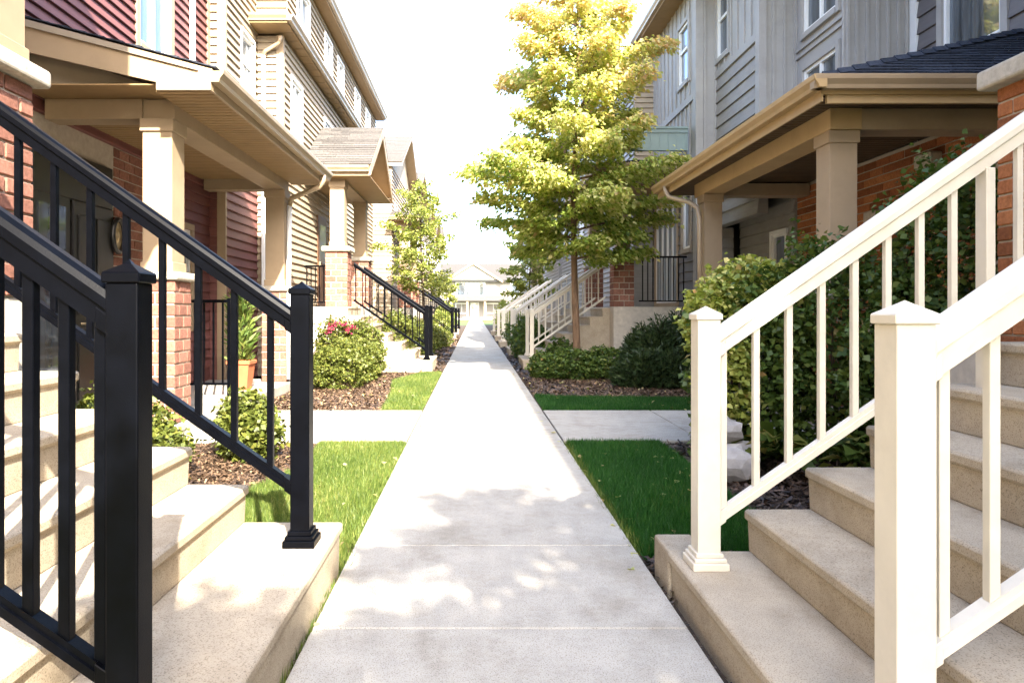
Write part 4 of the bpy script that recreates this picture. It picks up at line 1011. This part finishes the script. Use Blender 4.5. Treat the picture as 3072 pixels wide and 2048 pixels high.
shrub('hedge', [(-2.35, 11.9, .26, .5, .75, .36), (-2.3, 13.0, .32, .5, .8, .40)], 17000, .05, LEAFX, 43, 'clipped boxwood hedge left of the path', 'hedge', flat=.5, shell=.8)
fb = shrub('rose_bush', [(-2.75, 13.9, .65, .5, .4, .5), (-2.3, 14.0, .65, .4, .3, .45)], 5000, .06, LEAFX, 44, 'rose bush with pink blooms above the clipped hedge', 'flowers')
rg = np.random.default_rng(5)
for i in range(8):
    x, y, z = -3.0 + rg.uniform(0, .75), 13.45 + rg.uniform(-.05, .15), .88 + rg.uniform(-.05, .24)
    pts = rg.normal(0, .028, (16, 3)) + np.array([x, y, z]); o = polys('bloom', leaves(pts, .055, rg, .5, .2), PETAL, fb, rg.uniform(0, 1, 16))
shrub('shrub', [(-1.75, 15.9, .6, .45, 1.0, .7), (-1.6, 17.6, .5, .45, .8, .6), (-1.5, 19.5, .5, .5, .8, .55)], 9000, .07, LEAFX, 45, 'green shrubs growing behind the black railing left of the path')
shrub('shrub', [(-1.45, 22.8, .35, .45, .6, .4), (-1.2, 24.5, .3, .4, .7, .35)], 4500, .07, LEAFX, 46, 'low shrub near the far black railing post')
shrub('shrub', [(-1.5, 32, .6, .5, 2, .7), (-1.6, 38, .8, .6, 2, .9)], 4000, .12, LEAFB, 47, 'shrubs far down the left side of the path')
# right
shrub('shrub', [(3.2, 6.0, .95, .8, .45, 1.0), (2.45, 6.05, .7, .55, .45, .85), (4.1, 5.7, 1.35, .7, .5, 1.25), (3.5, 5.4, .7, .6, .4, .7)], 30000, .062, LEAFD, 51, 'tall dark leafy shrub behind the white railing')
shrub('shrub', [(2.55, 6.25, 1.5, .42, .3, .3), (2.2, 6.1, 1.2, .32, .3, .4), (2.15, 5.8, .7, .25, .25, .45)], 6500, .06, LEAFV, 52, 'yellow-green shrub coloured as if sunlit at the corner by the tan porch column', up=.5)
shrub('shrub', [(4.5, 4.9, 1.6, .5, .4, 1.1)], 7000, .06, LEAFD, 53, 'dark shrub climbing beside the orange brick pier')
for i, (x, y, r) in enumerate(((2.35, 5.3, .3), (2.8, 5.0, .32), (3.2, 4.8, .3), (2.2, 5.65, .22))):
    rg = np.random.default_rng(60 + i); k = 46; th = rg.uniform(0, 6.28, k); q = rg.uniform(.1, .9, k)
    P = np.stack([x + np.cos(th) * r * q * .6, y + np.sin(th) * r * q * .6, .05 + .28 * (1 - q) + rg.uniform(0, .08, k)], 1)
    dd = np.stack([np.cos(th), np.sin(th), .1 + .3 * (1 - q)], 1)
    t = thing('hosta', (x, y, 0), ['broad-leaved plant low behind the white railing, nearest the newel post', 'broad-leaved plant in the middle of the row under the tall dark shrub', 'broad-leaved plant nearest the tan steps under the tall shrub', 'small broad-leaved plant beside the garden rocks'][i], 'plant', 'broad-leaved plants under the shrub')
    polys('foliage', leaves(P, .17, rg, .30, .75, dd), HOSTA, t, rg.uniform(0, 1, k))
def rock(x, y, z, r, label, seed):
    rnd = random.Random(seed); bm = bmesh.new(); bmesh.ops.create_icosphere(bm, subdivisions=2, radius=1)
    for v in bm.verts:
        v.co = Vector((v.co.x * r[0], v.co.y * r[1], v.co.z * r[2])) * (1 + .22 * math.sin(v.co.x * 4 + seed) * math.cos(v.co.y * 5) + rnd.uniform(-.06, .06))
    me = bpy.data.meshes.new('garden_rock'); bm.to_mesh(me); bm.free(); me.materials.append(ROCK)
    o = place('garden_rock', me, None, (x, y, z)); o['label'] = label; o['category'] = 'rock'; o['group'] = 'garden rocks'
rock(1.98, 5.2, .12, (.16, .13, .14), 'pale grey garden rock just right of the white newel post', 3)
rock(2.02, 5.5, .34, (.13, .12, .10), 'flat pale rock set on another at the foot of the bright shrub', 8)
rock(2.06, 5.48, .12, (.22, .15, .13), 'large low rock carrying the flat one by the bright shrub', 5)
# right middle bed
def needles(name, blobs, n, seed, label, cat='shrub'):
    rg = np.random.default_rng(seed); P = []; D_ = []
    for b in blobs:
        k = int(n / len(blobs)); th = rg.uniform(0, 6.28, k); q = rg.uniform(0, 1, k) ** .6; hz = rg.uniform(0, 1, k)
        P.append(np.stack([b[0] + b[2] * q * np.cos(th), b[1] + b[3] * q * np.sin(th), b[4] * hz * (1 - .45 * q * q) * (1 + .14 * np.sin(th * 5 + q * 9))], 1))
        D_.append(np.stack([np.cos(th) * .6, np.sin(th) * .6, .9 + 0 * th], 1))
    P = np.concatenate(P); D_ = np.concatenate(D_); c = P.mean(0)
    t = thing(name, (c[0], c[1], 0), label, cat)
    polys('foliage', leaves(P, .12, rg, .12, .2, D_), NEEDLE, t, rg.uniform(0, 1, len(P)))
    m = MB()
    for b in blobs: m.tube([(b[0], b[1], -.03), (b[0], b[1], b[4] * .6)], [.03, .01], 6)
    m.out('stems', BARKD, t)
needles('juniper', [(3.35, 12.3, .45, .45, 1.05), (3.75, 12.5, .4, .4, 1.15), (3.1, 12.7, .35, .4, .9)], 21000, 71, 'upright dark evergreen shrub in front of the pale porch base')
needles('juniper', [(3.0, 11.6, .65, .4, .55), (3.6, 11.5, .5, .4, .6)], 14000, 72, 'low spreading dark evergreen in front of the upright one')
shrub('hedge', [(1.9, 13.0, .22, .6, .4, .36), (2.6, 13.1, .24, .6, .4, .36), (1.35, 13.2, .2, .3, .4, .3)], 12000, .06, LEAFD, 73, 'low dark hedge around the foot of the maple', 'hedge')
shrub('shrub', [(1.45, 17.4, .5, .35, .4, .6), (1.9, 14.9, .3, .4, .3, .4), (1.5, 19, .5, .5, 1.2, .6), (1.5, 22, .5, .5, 1.2, .6)], 10000, .08, LEAFD, 74, 'leafy shrubs between the white stair railings')
shrub('shrub', [(1.6, 27, .6, .5, 2, .8), (1.7, 36, .8, .6, 2.5, 1)], 5000, .12, LEAFB, 75, 'shrubs far down the right side of the path')
# potted plant and guard rail in the low left porch
pot = thing('potted_plant', (-3.38, 9.9, .15), 'tall green plant in a square terracotta pot on the left porch', 'plant')
m = MB(); a, b_ = .11, .15
m.add([(-3.38 - a, 9.9 - a, .151), (-3.38 + a, 9.9 - a, .151), (-3.38 + a, 9.9 + a, .151), (-3.38 - a, 9.9 + a, .151), (-3.38 - b_, 9.9 - b_, .52), (-3.38 + b_, 9.9 - b_, .52), (-3.38 + b_, 9.9 + b_, .52), (-3.38 - b_, 9.9 + b_, .52)],
      [(0, 1, 2, 3), (4, 5, 6, 7), (0, 1, 5, 4), (1, 2, 6, 5), (2, 3, 7, 6), (3, 0, 4, 7)])
p = m.out('pot', TERRA, pot); box('pot_rim', (-3.55, -3.21, 9.73, 10.07, .521, .575), TERRA, p, bevel=.008)
rg = np.random.default_rng(9); k = 420; th = rg.uniform(0, 6.28, k); hz = rg.uniform(.5, 1.55, k)
polys('foliage', leaves(np.stack([-3.38 + .10 * np.cos(th), 9.9 + .10 * np.sin(th), hz], 1), .22, rg, .10, .2, np.stack([np.cos(th) * .3, np.sin(th) * .3, 1 + 0 * th], 1)), LEAFD, pot, rg.uniform(.3, .9, k))
gr = thing('guard_rail', (-3.6, 9.3, .15), 'low black guard rail between the brick piers on the left porch', 'railing')
box('top_rail', (-4.3, -3.3, 9.1, 9.14, 1.40, 1.44), BLACK, gr, bevel=.003); box('bottom_rail', (-4.3, -3.3, 9.105, 9.135, .30, .33), BLACK, gr, bevel=.003)
for i in range(8): cbox('baluster', (-4.25 + i * .125, -4.228 + i * .125, 9.11, 9.13, .331, 1.399), BLACK, gr)
for x in (-4.31, -3.3): box('post', (x, x + .045, 9.095, 9.145, .151, 1.46), BLACK, gr, bevel=.003)

# ------------------------------------------------------------------ fallen leaves and end details
rg = np.random.default_rng(77); P = []
for poly, n in ((LM1, 60), (LM2, 70), (LG1, 26), (LG2, 18), (RG1, 30), (RG2, 26), (RM2, 110), (RM1, 60)):
    q = scatter(poly, 60, rg)[:]; rg.shuffle(q); P.append(q[:n])
P = np.concatenate(P); P = np.concatenate([P, np.full((len(P), 1), .022) + rg.uniform(0, .02, (len(P), 1))], 1)
e = np.stack([np.where(rg.uniform(0, 1, 40) < .5, PL + .04, PR - .05) + rg.normal(0, .03, 40), rg.uniform(2.2, 15, 40), np.full(40, .024)], 1)
P = np.concatenate([P, e])
o = polys('fallen_leaves', leaves(P, .05, rg, .42, .97), LEAF, tint=rg.uniform(.6, 1, len(P))); stuff(o, 'fallen yellow and orange leaves on beds, lawns and path edges'); o['category'] = 'leaves'
